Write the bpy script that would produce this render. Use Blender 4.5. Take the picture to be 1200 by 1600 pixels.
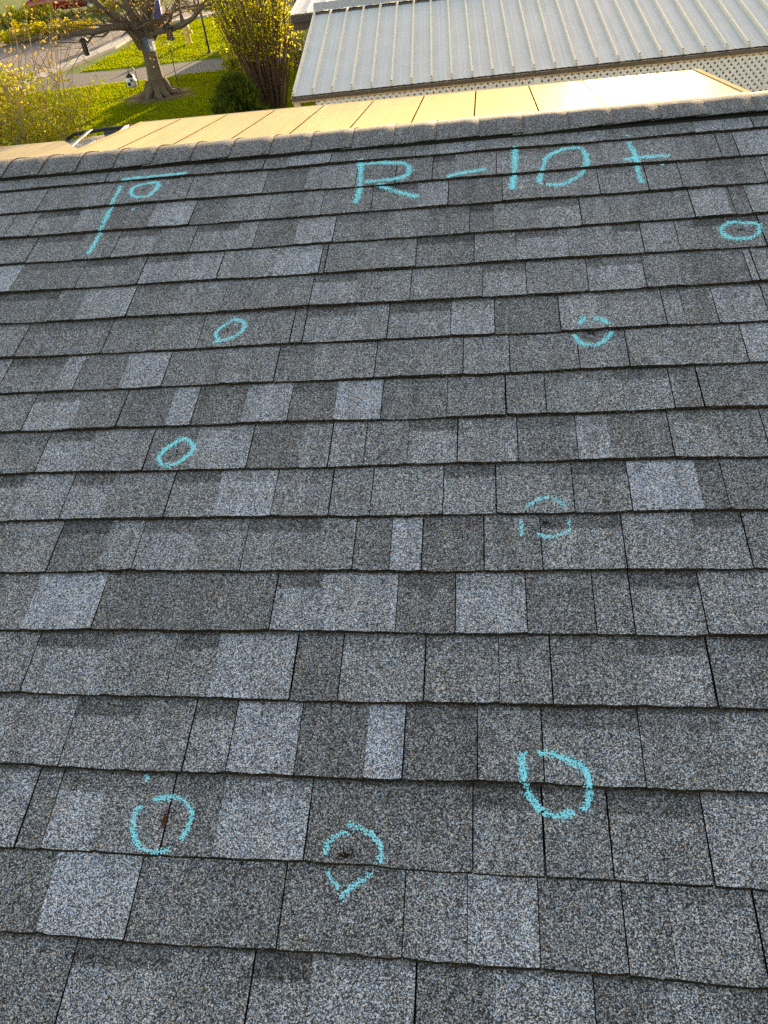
import bpy, math, random
import numpy as np
from mathutils import Vector, Matrix, noise

R = math.radians
rng = random.Random(7)
scene = bpy.context.scene
for o in list(bpy.data.objects):
    bpy.data.objects.remove(o, do_unlink=True)

# ------------------------------------------------------------------ camera
PITCH = R(15.0)                      # slope of the roof the photographer stands on
CAM = Vector((0.0, -2.61664, 0.72539))
CX = Vector((0.98957607, 0.09796635, -0.10555471))
CU = Vector((0.01452163, 0.66134513, 0.74994116))
CF = Vector((-0.14327709, 0.74365665, -0.65302868))
FPX = 1154.9                         # focal length in pixels of the 1200 x 1600 frame
cam_data = bpy.data.cameras.new('camera')
cam = bpy.data.objects.new('camera', cam_data)
scene.collection.objects.link(cam)
cam_data.sensor_fit = 'VERTICAL'
cam_data.sensor_height = 36.0
cam_data.lens = 36.0 * FPX / 1600.0
cam_data.clip_start = 0.05
cam_data.clip_end = 3000.0
m = Matrix.Identity(4)
for i in range(3):
    m[i][0], m[i][1], m[i][2], m[i][3] = CX[i], CU[i], -CF[i], CAM[i]
cam.matrix_world = m
scene.camera = cam

# ------------------------------------------------------------------ sky, sun, exposure
SUN_AZ, SUN_EL = R(9.5), R(7.3)      # azimuth clockwise from +Y
world = bpy.data.worlds.new('World')
scene.world = world
world.use_nodes = True
wn = world.node_tree.nodes
bg = wn['Background']
sky = wn.new('ShaderNodeTexSky')
sky.sky_type = 'NISHITA'
sky.sun_disc = False
sky.sun_elevation = SUN_EL
sky.sun_rotation = SUN_AZ
sky.air_density = 1.0
sky.dust_density = 1.0
sky.ozone_density = 1.0
world.node_tree.links.new(sky.outputs['Color'], bg.inputs['Color'])
bg.inputs['Strength'].default_value = 0.15
sun_data = bpy.data.lights.new('sun', 'SUN')
sun = bpy.data.objects.new('sun', sun_data)
scene.collection.objects.link(sun)
sun_data.energy = 4.2
sun_data.angle = R(0.53)
sun_data.color = (1.0, 0.86, 0.62)
sdir = Vector((math.sin(SUN_AZ) * math.cos(SUN_EL), math.cos(SUN_AZ) * math.cos(SUN_EL), math.sin(SUN_EL)))
sun.rotation_euler = sdir.to_track_quat('Z', 'Y').to_euler()
vs = scene.view_settings
vs.view_transform = 'Standard'
vs.look = 'None'
vs.gamma = 1.0
vs.use_curve_mapping = False
vs.exposure = 1.9
vs.use_white_balance = True          # the phone balanced for the blue open shade
vs.white_balance_temperature = 8350
vs.white_balance_tint = 18
scene.cycles.max_bounces = 6
scene.cycles.use_denoising = False

# ------------------------------------------------------------------ helpers
COL = scene.collection
GZ = -3.87                           # ground level (the ridge is the zero of height)
CP, SP = math.cos(PITCH), math.sin(PITCH)


def ray(px, py):
    return (CX * ((px - 600.0) / FPX) - CU * ((py - 800.0) / FPX) + CF).normalized()


def on_z(px, py, z=GZ):
    d = ray(px, py)
    return CAM + d * ((z - CAM.z) / d.z)


def on_y(px, py, y):
    d = ray(px, py)
    return CAM + d * ((y - CAM.y) / d.y)


def on_roof(px, py, n=0.006):
    """photo point -> (u, v) on the near roof slope, n metres above its deck"""
    d = ray(px, py)
    c = Vector((CAM.x, CAM.y * CP + CAM.z * SP, -CAM.y * SP + CAM.z * CP))
    e = Vector((d.x, d.y * CP + d.z * SP, -d.y * SP + d.z * CP))
    t = (n - c.z) / e.z
    return c.x + e.x * t, c.y + e.y * t


def tag(o, label=None, cat=None, group=None, kind=None):
    if label: o['label'] = label
    if cat: o['category'] = cat
    if group: o['group'] = group
    if kind: o['kind'] = kind
    return o


def empty(name, loc=(0, 0, 0), rz=0.0, parent=None):
    o = bpy.data.objects.new(name, None)
    COL.objects.link(o)
    o.location = loc
    o.rotation_euler = (0, 0, rz)
    o.empty_display_size = 0.2
    o.parent = parent
    return o


class MB:
    """collects faces of ONE part"""
    def __init__(self):
        self.v, self.f, self.mi = [], [], []

    def add(self, vs_, fs, mi=0):
        b = len(self.v)
        self.v += [tuple(p) for p in vs_]
        for f in fs:
            self.f.append(tuple(b + i for i in f))
            self.mi.append(mi)
        return self

    def quad(self, a, b, c, d, mi=0):
        return self.add((a, b, c, d), ((0, 1, 2, 3),), mi)

    def box(self, lo, hi, mi=0, M=None, taper=0.0):
        x0, y0, z0 = lo; x1, y1, z1 = hi
        t = taper
        p = [(x0, y0, z0), (x1, y0, z0), (x1, y1, z0), (x0, y1, z0),
             (x0 + t, y0 + t, z1), (x1 - t, y0 + t, z1), (x1 - t, y1 - t, z1), (x0 + t, y1 - t, z1)]
        if M is not None:
            p = [M @ Vector(q) for q in p]
        return self.add(p, ((0, 3, 2, 1), (4, 5, 6, 7), (0, 1, 5, 4), (1, 2, 6, 5), (2, 3, 7, 6), (3, 0, 4, 7)), mi)

    def tube(self, pts, rad, n=6, mi=0, cap=True):
        pts = [Vector(p) for p in pts]
        if not hasattr(rad, '__len__'):
            rad = [rad] * len(pts)
        b = len(self.v)
        ref = Vector((0.31, 0.17, 0.93))
        for i, p in enumerate(pts):
            d = (pts[min(i + 1, len(pts) - 1)] - pts[max(i - 1, 0)])
            d = d.normalized() if d.length > 1e-9 else Vector((0, 0, 1))
            a = d.cross(ref)
            if a.length < 0.05:
                a = d.cross(Vector((1, 0, 0)))
            a.normalize()
            c = d.cross(a)
            for k in range(n):
                t = 2 * math.pi * k / n
                self.v.append(tuple(p + (a * math.cos(t) + c * math.sin(t)) * rad[i]))
        for i in range(len(pts) - 1):
            for k in range(n):
                k2 = (k + 1) % n
                self.f.append((b + i * n + k, b + i * n + k2, b + (i + 1) * n + k2, b + (i + 1) * n + k))
                self.mi.append(mi)
        if cap:
            self.f.append(tuple(b + k for k in range(n)))
            self.f.append(tuple(b + (len(pts) - 1) * n + k for k in range(n)))
            self.mi += [mi, mi]
        return self

    def lathe(self, prof, c=(0, 0, 0), n=14, mi=0):
        b = len(self.v)
        for r, z in prof:
            for k in range(n):
                t = 2 * math.pi * k / n
                self.v.append((c[0] + r * math.cos(t), c[1] + r * math.sin(t), c[2] + z))
        for i in range(len(prof) - 1):
            for k in range(n):
                k2 = (k + 1) % n
                self.f.append((b + i * n + k, b + i * n + k2, b + (i + 1) * n + k2, b + (i + 1) * n + k))
                self.mi.append(mi)
        self.f.append(tuple(b + k for k in range(n)))
        self.f.append(tuple(b + (len(prof) - 1) * n + k for k in range(n)))
        self.mi += [mi, mi]
        return self

    def build(self, name, mats, parent=None, smooth=False, bevel=0.0):
        me = bpy.data.meshes.new(name)
        me.from_pydata(self.v, [], self.f)
        if not isinstance(mats, (list, tuple)):
            mats = [mats]
        for mt in mats:
            me.materials.append(mt)
        if len(mats) > 1:
            me.polygons.foreach_set('material_index', self.mi)
        if smooth:
            me.polygons.foreach_set('use_smooth', [True] * len(me.polygons))
        me.update()
        o = bpy.data.objects.new(name, me)
        COL.objects.link(o)
        o.parent = parent
        if bevel:
            md = o.modifiers.new('bevel', 'BEVEL')
            md.width = bevel
            md.segments = 2
            md.limit_method = 'ANGLE'
        return o


def fast_mesh(name, verts, quads, mat, parent=None):
    """verts (n,3) array and quads (m,4) array -> object"""
    me = bpy.data.meshes.new(name)
    verts = np.asarray(verts, dtype=np.float32)
    quads = np.asarray(quads, dtype=np.int32)
    k = quads.shape[1]
    me.vertices.add(len(verts))
    me.vertices.foreach_set('co', verts.ravel())
    me.loops.add(quads.size)
    me.loops.foreach_set('vertex_index', quads.ravel())
    me.polygons.add(len(quads))
    me.polygons.foreach_set('loop_start', np.arange(0, quads.size, k, dtype=np.int32))
    me.polygons.foreach_set('loop_total', np.full(len(quads), k, dtype=np.int32))
    me.materials.append(mat)
    me.update(calc_edges=True)
    o = bpy.data.objects.new(name, me)
    COL.objects.link(o)
    o.parent = parent
    return o


# ------------------------------------------------------------------ materials
class NT:
    def __init__(self, name):
        self.mat = bpy.data.materials.new(name)
        self.mat.use_nodes = True
        self.nt = self.mat.node_tree
        self.nt.nodes.clear()
        self.out = self.nt.nodes.new('ShaderNodeOutputMaterial')

    def n(self, typ, **kw):
        nd = self.nt.nodes.new(typ)
        for k, v in kw.items():
            if k.startswith('i_'):
                nd.inputs[k[2:].replace('_', ' ')].default_value = v
            else:
                setattr(nd, k, v)
        return nd

    def l(self, a, b):
        self.nt.links.new(a, b)

    def coord(self, obj=None, out='Object'):
        t = self.n('ShaderNodeTexCoord')
        if obj is not None:
            t.object = obj
        return t.outputs[out]

    def noise(self, vec, scale, detail=3.0, rough=0.55, dims='3D'):
        t = self.n('ShaderNodeTexNoise', noise_dimensions=dims)
        t.inputs['Scale'].default_value = scale
        t.inputs['Detail'].default_value = detail
        t.inputs['Roughness'].default_value = rough
        if vec is not None:
            self.l(vec, t.inputs['Vector'])
        return t.outputs['Fac']

    def vor(self, vec, scale, dims='3D', out='Color'):
        t = self.n('ShaderNodeTexVoronoi', voronoi_dimensions=dims)
        t.inputs['Scale'].default_value = scale
        if vec is not None:
            self.l(vec, t.inputs['Vector'])
        return t.outputs[out]

    def ramp(self, fac, stops, interp='LINEAR'):
        t = self.n('ShaderNodeValToRGB')
        cr = t.color_ramp
        cr.interpolation = interp
        while len(cr.elements) < len(stops):
            cr.elements.new(0.5)
        for e, (p, c) in zip(cr.elements, stops):
            e.position = p
            e.color = (c, c, c, 1) if not hasattr(c, '__len__') else (*c[:3], 1)
        if fac is not None:
            self.l(fac, t.inputs['Fac'])
        return t.outputs['Color']

    def mix(self, fac, a, b, mode='MIX'):
        t = self.n('ShaderNodeMix', data_type='RGBA', blend_type=mode)
        for sock, val in ((t.inputs[0], fac), (t.inputs[6], a), (t.inputs[7], b)):
            if hasattr(val, 'is_linked'):
                self.l(val, sock)
            elif hasattr(val, '__len__'):
                sock.default_value = (*val[:3], 1)
            else:
                sock.default_value = val
        return t.outputs[2]

    def math(self, op, a, b=None, c=None, clamp=False):
        t = self.n('ShaderNodeMath', operation=op, use_clamp=clamp)
        for s, v in zip(t.inputs, (a, b, c)):
            if v is None:
                continue
            if hasattr(v, 'is_linked'):
                self.l(v, s)
            else:
                s.default_value = v
        return t.outputs[0]

    def bump(self, h, strength, dist):
        t = self.n('ShaderNodeBump')
        t.inputs['Strength'].default_value = strength
        t.inputs['Distance'].default_value = dist
        self.l(h, t.inputs['Height'])
        return t.outputs['Normal']

    def principled(self, col, rough=0.6, metal=0.0, spec=0.5, normal=None, coat=0.0):
        b = self.n('ShaderNodeBsdfPrincipled')
        for key, val in (('Base Color', col), ('Roughness', rough), ('Metallic', metal)):
            if hasattr(val, 'is_linked'):
                self.l(val, b.inputs[key])
            elif hasattr(val, '__len__'):
                b.inputs[key].default_value = (*val[:3], 1)
            else:
                b.inputs[key].default_value = val
        b.inputs['Specular IOR Level'].default_value = spec
        b.inputs['Coat Weight'].default_value = coat
        if normal is not None:
            self.l(normal, b.inputs['Normal'])
        self.l(b.outputs[0], self.out.inputs[0])
        return self.mat


def simple(name, c, rough=0.6, metal=0.0, var=0.15, scale=6.0, spec=0.5, coat=0.0):
    t = NT(name)
    f = t.noise(t.coord(), scale, 4)
    col = t.mix(f, [x * (1 - var) for x in c], [min(1, x * (1 + var)) for x in c])
    return t.principled(col, rough, metal, spec, coat=coat)


def leafy(name, c1, c2, trans=0.5, scale=3.0):
    t = NT(name)
    f = t.noise(t.coord(), scale, 3)
    info = t.vor(t.coord(), scale * 7, out='Color')
    col = t.mix(f, c1, c2)
    col = t.mix(0.35, col, t.mix(info, c1, c2))
    d = t.n('ShaderNodeBsdfDiffuse')
    tr = t.n('ShaderNodeBsdfTranslucent')
    t.l(col, d.inputs['Color'])
    t.l(col, tr.inputs['Color'])
    mx = t.n('ShaderNodeMixShader')
    mx.inputs[0].default_value = trans
    t.l(d.outputs[0], mx.inputs[1])
    t.l(tr.outputs[0], mx.inputs[2])
    t.l(mx.outputs[0], t.out.inputs[0])
    return t.mat


def granule_material(name, ref, plain=False):
    """mineral granules on asphalt: per-tab tone and printed shade band come from mesh attributes"""
    t = NT(name)
    vec = t.coord(ref)
    # warp so that the cells are not regular
    g1 = t.vor(vec, 610.0)
    g2 = t.vor(vec, 300.0)
    sep1 = t.n('ShaderNodeSeparateColor'); t.l(g1, sep1.inputs[0])
    sep2 = t.n('ShaderNodeSeparateColor'); t.l(g2, sep2.inputs[0])
    clump = t.noise(vec, 150.0, 3, 0.7)
    broad = t.noise(vec, 5.0, 4, 0.6)
    if plain:
        tone, band = None, None
        t0 = t.ramp(broad, ((0.3, 0.27), (0.7, 0.38)))
        tone = t0
    else:
        at = t.n('ShaderNodeAttribute', attribute_name='tab')
        sc = t.n('ShaderNodeSeparateColor'); t.l(at.outputs['Color'], sc.inputs[0])
        lv = t.n('ShaderNodeAttribute', attribute_name='lv').outputs['Fac']
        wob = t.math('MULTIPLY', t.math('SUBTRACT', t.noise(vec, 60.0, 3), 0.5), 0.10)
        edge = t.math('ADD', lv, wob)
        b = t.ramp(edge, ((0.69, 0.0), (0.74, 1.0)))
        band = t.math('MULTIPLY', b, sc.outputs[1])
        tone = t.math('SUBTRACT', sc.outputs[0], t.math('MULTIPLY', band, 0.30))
        # blotchy blend drops inside one tab
        blot = t.noise(vec, 28.0, 3, 0.5)
        tone = t.math('ADD', tone, t.math('MULTIPLY', t.math('SUBTRACT', blot, 0.5), 0.24))
        tone = t.math('ADD', tone, t.math('MULTIPLY', t.math('SUBTRACT', broad, 0.5), 0.17))
    # brightness of one granule: random + tone
    rnd = t.math('ADD', t.math('MULTIPLY', sep1.outputs[0], 0.82), t.math('MULTIPLY', sep2.outputs[1], 0.14))
    rnd = t.math('ADD', rnd, 0.02)
    rnd = t.math('ADD', rnd, t.math('MULTIPLY', t.math('SUBTRACT', clump, 0.5), 0.25))
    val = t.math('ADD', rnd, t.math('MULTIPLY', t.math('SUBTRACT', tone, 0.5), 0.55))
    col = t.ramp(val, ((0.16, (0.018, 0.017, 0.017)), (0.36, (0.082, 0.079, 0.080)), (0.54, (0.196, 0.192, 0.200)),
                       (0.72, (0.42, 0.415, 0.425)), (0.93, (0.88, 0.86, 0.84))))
    # a few warm and blue granules
    tint = t.ramp(sep1.outputs[2], ((0.0, (1.32, 0.98, 0.70)), (0.2, (1.12, 0.98, 0.88)), (0.45, (1, 1, 1)), (0.7, (0.92, 1.03, 1.03)), (1.0, (0.78, 0.97, 1.30))))
    col = t.mix(1.0, col, tint, 'MULTIPLY')
    if not plain:
        col = t.mix(1.0, col, t.ramp(tone, ((0.25, (1.03, 0.99, 0.95)), (0.45, (1.0, 1.0, 1.0)), (0.70, (0.96, 1.0, 1.09)))), 'MULTIPLY')
    # brown organic dirt in soft patches
    dirt = t.ramp(t.noise(vec, 9.0, 5, 0.65), ((0.5, 0.0), (0.75, 0.35)))
    col = t.mix(dirt, col, t.mix(1.0, col, (0.85, 0.68, 0.48), 'MULTIPLY'))
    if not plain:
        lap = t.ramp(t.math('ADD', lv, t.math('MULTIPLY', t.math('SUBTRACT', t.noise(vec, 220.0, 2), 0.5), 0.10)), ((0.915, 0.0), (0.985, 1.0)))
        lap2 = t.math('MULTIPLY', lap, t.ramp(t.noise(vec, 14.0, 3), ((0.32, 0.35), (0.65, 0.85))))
        col = t.mix(lap2, col, (0.020, 0.014, 0.008))  # dirt plus contact shade painted into the colour below each course edge
    # run-off streaks down the slope, scuffs and small bald spots
    mp_ = t.n('ShaderNodeMapping'); mp_.inputs['Scale'].default_value = (26.0, 2.2, 1.0)
    t.l(vec, mp_.inputs[0])
    streak = t.ramp(t.noise(mp_.outputs[0], 1.0, 4, 0.6), ((0.35, 0.80), (0.65, 1.10)))
    col = t.mix(0.8, col, streak, 'MULTIPLY')
    bald = t.ramp(t.noise(vec, 75.0, 2, 0.5), ((0.70, 0.0), (0.76, 0.75)))
    col = t.mix(bald, col, (0.028, 0.022, 0.017))
    h = t.math('ADD', t.math('MULTIPLY', sep1.outputs[1], 0.6), t.math('MULTIPLY', clump, 0.6))
    nrm = t.bump(h, 0.55, 0.0012)
    return t.principled(col, 0.85, 0, 0.35, nrm)


def edge_material(ref):
    t = NT('asphalt_edge')
    vec = t.coord(ref)
    f = t.vor(vec, 380.0)
    s = t.n('ShaderNodeSeparateColor'); t.l(f, s.inputs[0])
    col = t.ramp(s.outputs[0], ((0.0, (0.006, 0.005, 0.004)), (0.72, (0.014, 0.011, 0.008)), (0.93, (0.045, 0.036, 0.024)), (1.0, (0.14, 0.12, 0.09))))
    br = t.ramp(t.noise(vec, 11.0, 3), ((0.45, 0.0), (0.7, 0.55)))
    col = t.mix(br, col, (0.030, 0.017, 0.007))
    return t.principled(col, 0.95, 0, 0.15)


# ================================================================== THE SETTING: ground, road, lawns
def poly_sheet(name, pts, z, mat, parent=None, thick=None):
    b = MB()
    n = len(pts)
    if thick is None:
        b.add([(x, y, z) for x, y in pts], (tuple(range(n)),))
    else:
        b.add([(x, y, z) for x, y in pts] + [(x, y, z - thick) for x, y in pts],
              [tuple(range(n))] + [(i, n + i, n + (i + 1) % n, (i + 1) % n) for i in range(n)])
    o = b.build(name, mat, parent)
    return o


def lawn_mat():
    t = NT('lawn_turf')
    c = t.coord()
    a = t.noise(c, 0.45, 4, 0.6)
    b = t.noise(c, 14.0, 5, 0.7)
    col = t.mix(t.ramp(a, ((0.35, 0.0), (0.65, 1.0))), (0.045, 0.11, 0.008), (0.13, 0.17, 0.012))
    col = t.mix(t.ramp(b, ((0.35, 0.0), (0.7, 1.0))), col, (0.10, 0.16, 0.015))
    return t.principled(col, 0.9, 0, 0.2, t.bump(b, 1.0, 0.05))


def paving_mat(name, c, spk=0.25, scale=9.0):
    t = NT(name)
    k = t.coord()
    a = t.noise(k, 0.7, 4, 0.6)
    b = t.noise(k, scale * 8, 4, 0.7)
    col = t.mix(a, [x * 0.8 for x in c], [x * 1.15 for x in c])
    col = t.mix(spk, col, t.mix(1.0, col, t.ramp(b, ((0.3, 0.4), (0.7, 1.5))), 'MULTIPLY'))
    return t.principled(col, 0.85, 0, 0.3, t.bump(b, 0.4, 0.01))


turf = lawn_mat()
tag(poly_sheet('ground', [(-700, -300), (700, -300), (700, 1200), (-700, 1200)], GZ, turf), kind='structure')
asphalt = paving_mat('road_asphalt', (0.20, 0.165, 0.155), 0.35)
drive = paving_mat('driveway_asphalt', (0.125, 0.12, 0.118), 0.35)
concrete = paving_mat('pavement_concrete', (0.42, 0.38, 0.34), 0.2)
kerb_in = [(-16.9, 20.0), (-16.35, 26.0), (-16.1, 28.7), (-16.0, 29.7), (-15.8, 31.3), (-15.6, 32.9), (-15.7, 34.5), (-15.75, 37.2), (-15.2, 38.7), (-14.1, 39.5), (-12.8, 40.3), (-8.0, 42.6), (20.0, 55.0)]
road_pts = kerb_in + [(20.0, 68.0), (-16.0, 50.5), (-18.2, 46.8), (-19.6, 44.5), (-20.2, 40.6), (-24.5, 39.2), (-60.0, 36.0), (-60.0, 20.0)]
tag(poly_sheet('road', road_pts, GZ + 0.008, asphalt), kind='structure')


def offset(pts, d):
    out = []
    for i, p in enumerate(pts):
        a = Vector(pts[max(i - 1, 0)]); b = Vector(pts[min(i + 1, len(pts) - 1)])
        t = (b - a).normalized()
        out.append((p[0] - t.y * d, p[1] + t.x * d))
    return out


walk = kerb_in + offset(kerb_in, 0.95)[::-1]
b = MB()
k2 = offset(kerb_in, 0.75)
for i in range(len(kerb_in) - 1):
    A, B, C_, D = kerb_in[i], kerb_in[i + 1], k2[i + 1], k2[i]
    b.add([(A[0], A[1], GZ + 0.10), (B[0], B[1], GZ + 0.10), (C_[0], C_[1], GZ + 0.10), (D[0], D[1], GZ + 0.10),
           (C_[0], C_[1], GZ), (D[0], D[1], GZ), (A[0], A[1], GZ), (B[0], B[1], GZ)], ((0, 1, 2, 3), (3, 2, 4, 5), (0, 6, 7, 1)))
tag(b.build('pavement', concrete), kind='structure')
tag(poly_sheet('driveway', [(-16.15, 25.05), (-14.5, 25.1), (-10.8, 25.3), (-8.6, 25.6), (-2.0, 26.2), (-2.0, 28.6), (-9.1, 28.0), (-11.8, 27.65), (-13.5, 27.6), (-15.7, 28.1), (-16.2, 28.3)], GZ + 0.012, drive), kind='structure')
tag(poly_sheet('grass_verge', [(-15.6, 43.4), (-13.6, 42.6), (-9.0, 45.0), (-9.0, 51.5), (-15.8, 48.0)], GZ + 0.09, turf, thick=0.09), kind='structure')

grass_leaf = leafy('grass_blade', (0.12, 0.22, 0.008), (0.36, 0.36, 0.016), 0.55, 0.9)


def grass_patch(name, region, count, seed, label, h=(0.03, 0.075)):
    g = np.random.default_rng(seed)
    (x0, x1, y0, y1), keep = region
    x = g.uniform(x0, x1, count); y = g.uniform(y0, y1, count)
    k = np.array([keep(a, b) for a, b in zip(x, y)])
    x, y = x[k], y[k]
    n = len(x)
    patch = 0.6 + 0.8 * (0.5 + 0.5 * np.sin(x * 1.7 + np.sin(y * 1.3) * 2) * np.sin(y * 0.9 + x * 0.5))
    hh = g.uniform(h[0], h[1], n) * patch
    a = g.uniform(0, math.tau, n); w = g.uniform(0.012, 0.030, n)
    la = g.uniform(0, math.tau, n); ll = hh * g.uniform(0.2, 0.8, n)
    v = np.zeros((n, 3, 3))
    v[:, 0] = np.stack([x - np.cos(a) * w, y - np.sin(a) * w, np.full(n, GZ)], 1)
    v[:, 1] = np.stack([x + np.cos(a) * w, y + np.sin(a) * w, np.full(n, GZ)], 1)
    v[:, 2] = np.stack([x + np.cos(la) * ll, y + np.sin(la) * ll, GZ + hh], 1)
    o = fast_mesh(name, v.reshape(-1, 3), np.arange(n * 3).reshape(-1, 3), grass_leaf)
    return tag(o, label, 'grass', kind='stuff')


grass_patch('lawn_grass', ((-17, -3.5, 15.0, 25.6), lambda x, y: y < 25.1 + (x + 14) * 0.08 and x > -16.6), 150000, 3,
            'sunlit mown grass on the near side of the grey driveway')
grass_patch('lawn_grass', ((-16, -4, 27.6, 42), lambda x, y: y > 28.15 and x > -15.2 and y < 39.2 + (x + 14.1) * 0.6 and not (x < -14.2 and y > 38)), 90000, 4,
            'mown grass between the grey driveway and the pale pavement')

# ================================================================== THE HOUSE WE STAND ON
house = empty('house', (0, 0, GZ))
tag(house, 'house whose grey asphalt shingle roof fills the foreground, marked with turquoise chalk', 'house')
HZ = -GZ                             # children are placed relative to the ground


def hpart(b, name, mats, **kw):
    o = b.build(name, mats, house, **kw)
    o.location = (0, 0, HZ)
    return o


RIDGE_V = 0.160
U0, U1 = -6.5, 7.0                   # gable ends
EAVE_V = -4.1
# deck under the shingles
deck_mat = simple('roof_underlayment', (0.010, 0.009, 0.008), 0.95, 0, 0.3, 40, spec=0.1)
b = MB()
b.box((U0, EAVE_V, -0.03), (U1, RIDGE_V - 0.005, -0.0015))
slope = b.build('roof_slope', deck_mat, house)
slope.location = (0, 0, HZ)
slope.rotation_euler = (PITCH, 0, 0)
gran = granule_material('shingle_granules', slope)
gran_plain = granule_material('cap_granules', slope, plain=True)
edge = edge_material(slope)

EXPO = 0.143
# one row per course, top first: tone of the leftmost tab, then x of each joint (photo pixels at mid course),
# g = open joint, t = closed step, and the tone of the next tab (d dark, m mid, l light, b palest; s = shade band on top)
LINES = [  # course, y of its lower edge at x = 0, 600, 1200
    ('A', 300, 248, 197, 'm 55g m 167g m 235g m 300t d 345t m 412g d 453t l 517g m 650g m 680g l 745t m 883t m 945t m 1083g l 1175g m'),
    ('B', 335, 286, 240, 'm 67g m 130t l 173g m 297g m 373t l 415g d 480t l 557g m 619g m 676g ds 711t m 776g m 844t m 940t m 1050t m 1122g m 1149g l'),
    ('C', 372, 328, 284, 'm 17g l 55g ms 120t l 165g d 238t b 302g d 350t m 422g m 475t m 504g m 582g ms 652t l 700g d 785g m 843t m 935g m 1010g m 1062g m 1108t d 1192g l'),
    ('D', 415, 372, 331, 'm 50g ms 123t m 182g ms 245t m 303g ls 370t l 400g d 463t b 523g d 604g m 667t m 734g ds 771g m 841t ls 907g m 997t d 1080g b 1137t d 1143g d 1168g l'),
    ('E', 457, 420, 382, 'b 27t d 127g ms 195t m 223g ls 292t l 345g m 430t b 502g d 510g d 590t m 651g ds 741g m 807g ls 887g m 959t ls 1003g m 1058g m 1088t ms 1190g m'),
    ('F', 505, 471, 439, 'ms 84g m 125t l 206g d 275t m 351g m 487g ls 557t m 595t m 642g m 681t m 754g ls 822g m 918g ls 1006g m 1062t d 1167g l 1178g m'),
    ('G', 558, 530, 501, 'm 35g d 168g d 238t m 315g m 385t m 457g m 476g ls 555t m 607g ls 704g b 773g d 874g l 945t m 1037g m 1066g d 1117g l 1196g m'),
    ('H', 615, 591, 562, 'l 8g ms 97t l 125g d 195t b 261g d 350t m 433g d 490t m 584g m 588g m 625t m 724g m 796g m 903g m 980g m 1075t m 1163g l'),
    ('I', 673, 655, 634, 'm 47g ls 122t m 192g d 267t b 306g d 383t l 454g d 525t b 597g d 699g m 790g m 852g m 963t ms 1048g m 1093g m'),
    ('J', 741, 725, 712, 'm 67g ls 140t m 233g d 303t b 392g d 472t m 517g m 571g m 638g ls 715g l 809g d 901g b 952t d 1048g l 1120t d 1195g m'),
    ('K', 813, 802, 798, 'ms 28t l 105g ls 170t m 266g ms 340t b 430g m 518g m 581g m 692g ls 775g m 895g ms 983g b 1092t d 1132g d'),
    ('L', 894, 887, 891, 'd 12t l 87g ds 165t m 217g ls 303t m 383g ms 498t m 554g d 611g b 660g d 756g m 846g ms 975g m 1087t ms 1167g d'),
    ('M', 983, 983, 995, 'd 50t b 157g d 340g m 428g ls 500t l 620g d 711g b 822g d 928g m 987g ms 1097g m'),
    ('N', 1083, 1092, 1111, 'm 48g ls 170t m 268g ms 335t b 460g d 533g m 664g m 780g m 861g m 1003t ls 1112g m'),
    ('O', 1194, 1217, 1237, 'm 67t m 108g ms 210t m 297g ls 363g b 467g d 573t b 632g d 746g m 848g ms 1002g m 1135t m'),
    ('P', 1321, 1356, 1387, 'l 45g d 83g ls 160t m 263g d 343t b 483g d 587t d 739g ms 849g m 953g ms 1104g l'),
    ('Q', 1454, 1497, 1540, 'd 76t b 212g d 315t d 441g m 563t m 631g m 730g b 842g m 976g m 1048t m 1187g m'),
    ('R', 1598, 1660, 1722, 'm 103g ls 255t m 388g ms 482t l 648g d 771t l 933g d 1027t m 1155t d'),
]
TONE = {'d': 0.355, 'm': 0.445, 'l': 0.54, 'b': 0.66}
phase = [[rng.uniform(0, 6.28) for _ in range(6)] for _ in range(80)]


def wob_v(ci, u):
    p = phase[ci]
    return 0.0016 * math.sin(u * 5.3 + p[0]) + 0.0012 * math.sin(u * 13.1 + p[1])


def wob_n(ci, u):
    p = phase[ci]
    return 0.0011 * math.sin(u * 4.1 + p[2]) + 0.0009 * math.sin(u * 11.0 + p[3])


class Tab:
    __slots__ = ('ci', 'ua', 'ub', 'vb', 'len', 'tone', 'band', 'hb', 'gl', 'gr', 'seed', 'sl')


def tab_height(tb, u, lv):
    """height of the tab's face above the deck; lv = metres above its lower edge"""
    t = lv / EXPO
    hb = tb.hb + wob_n(tb.ci, u)
    return hb + (0.0022 - hb) * t if t <= 1 else 0.0022 - 0.0045 * (t - 1)


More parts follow.
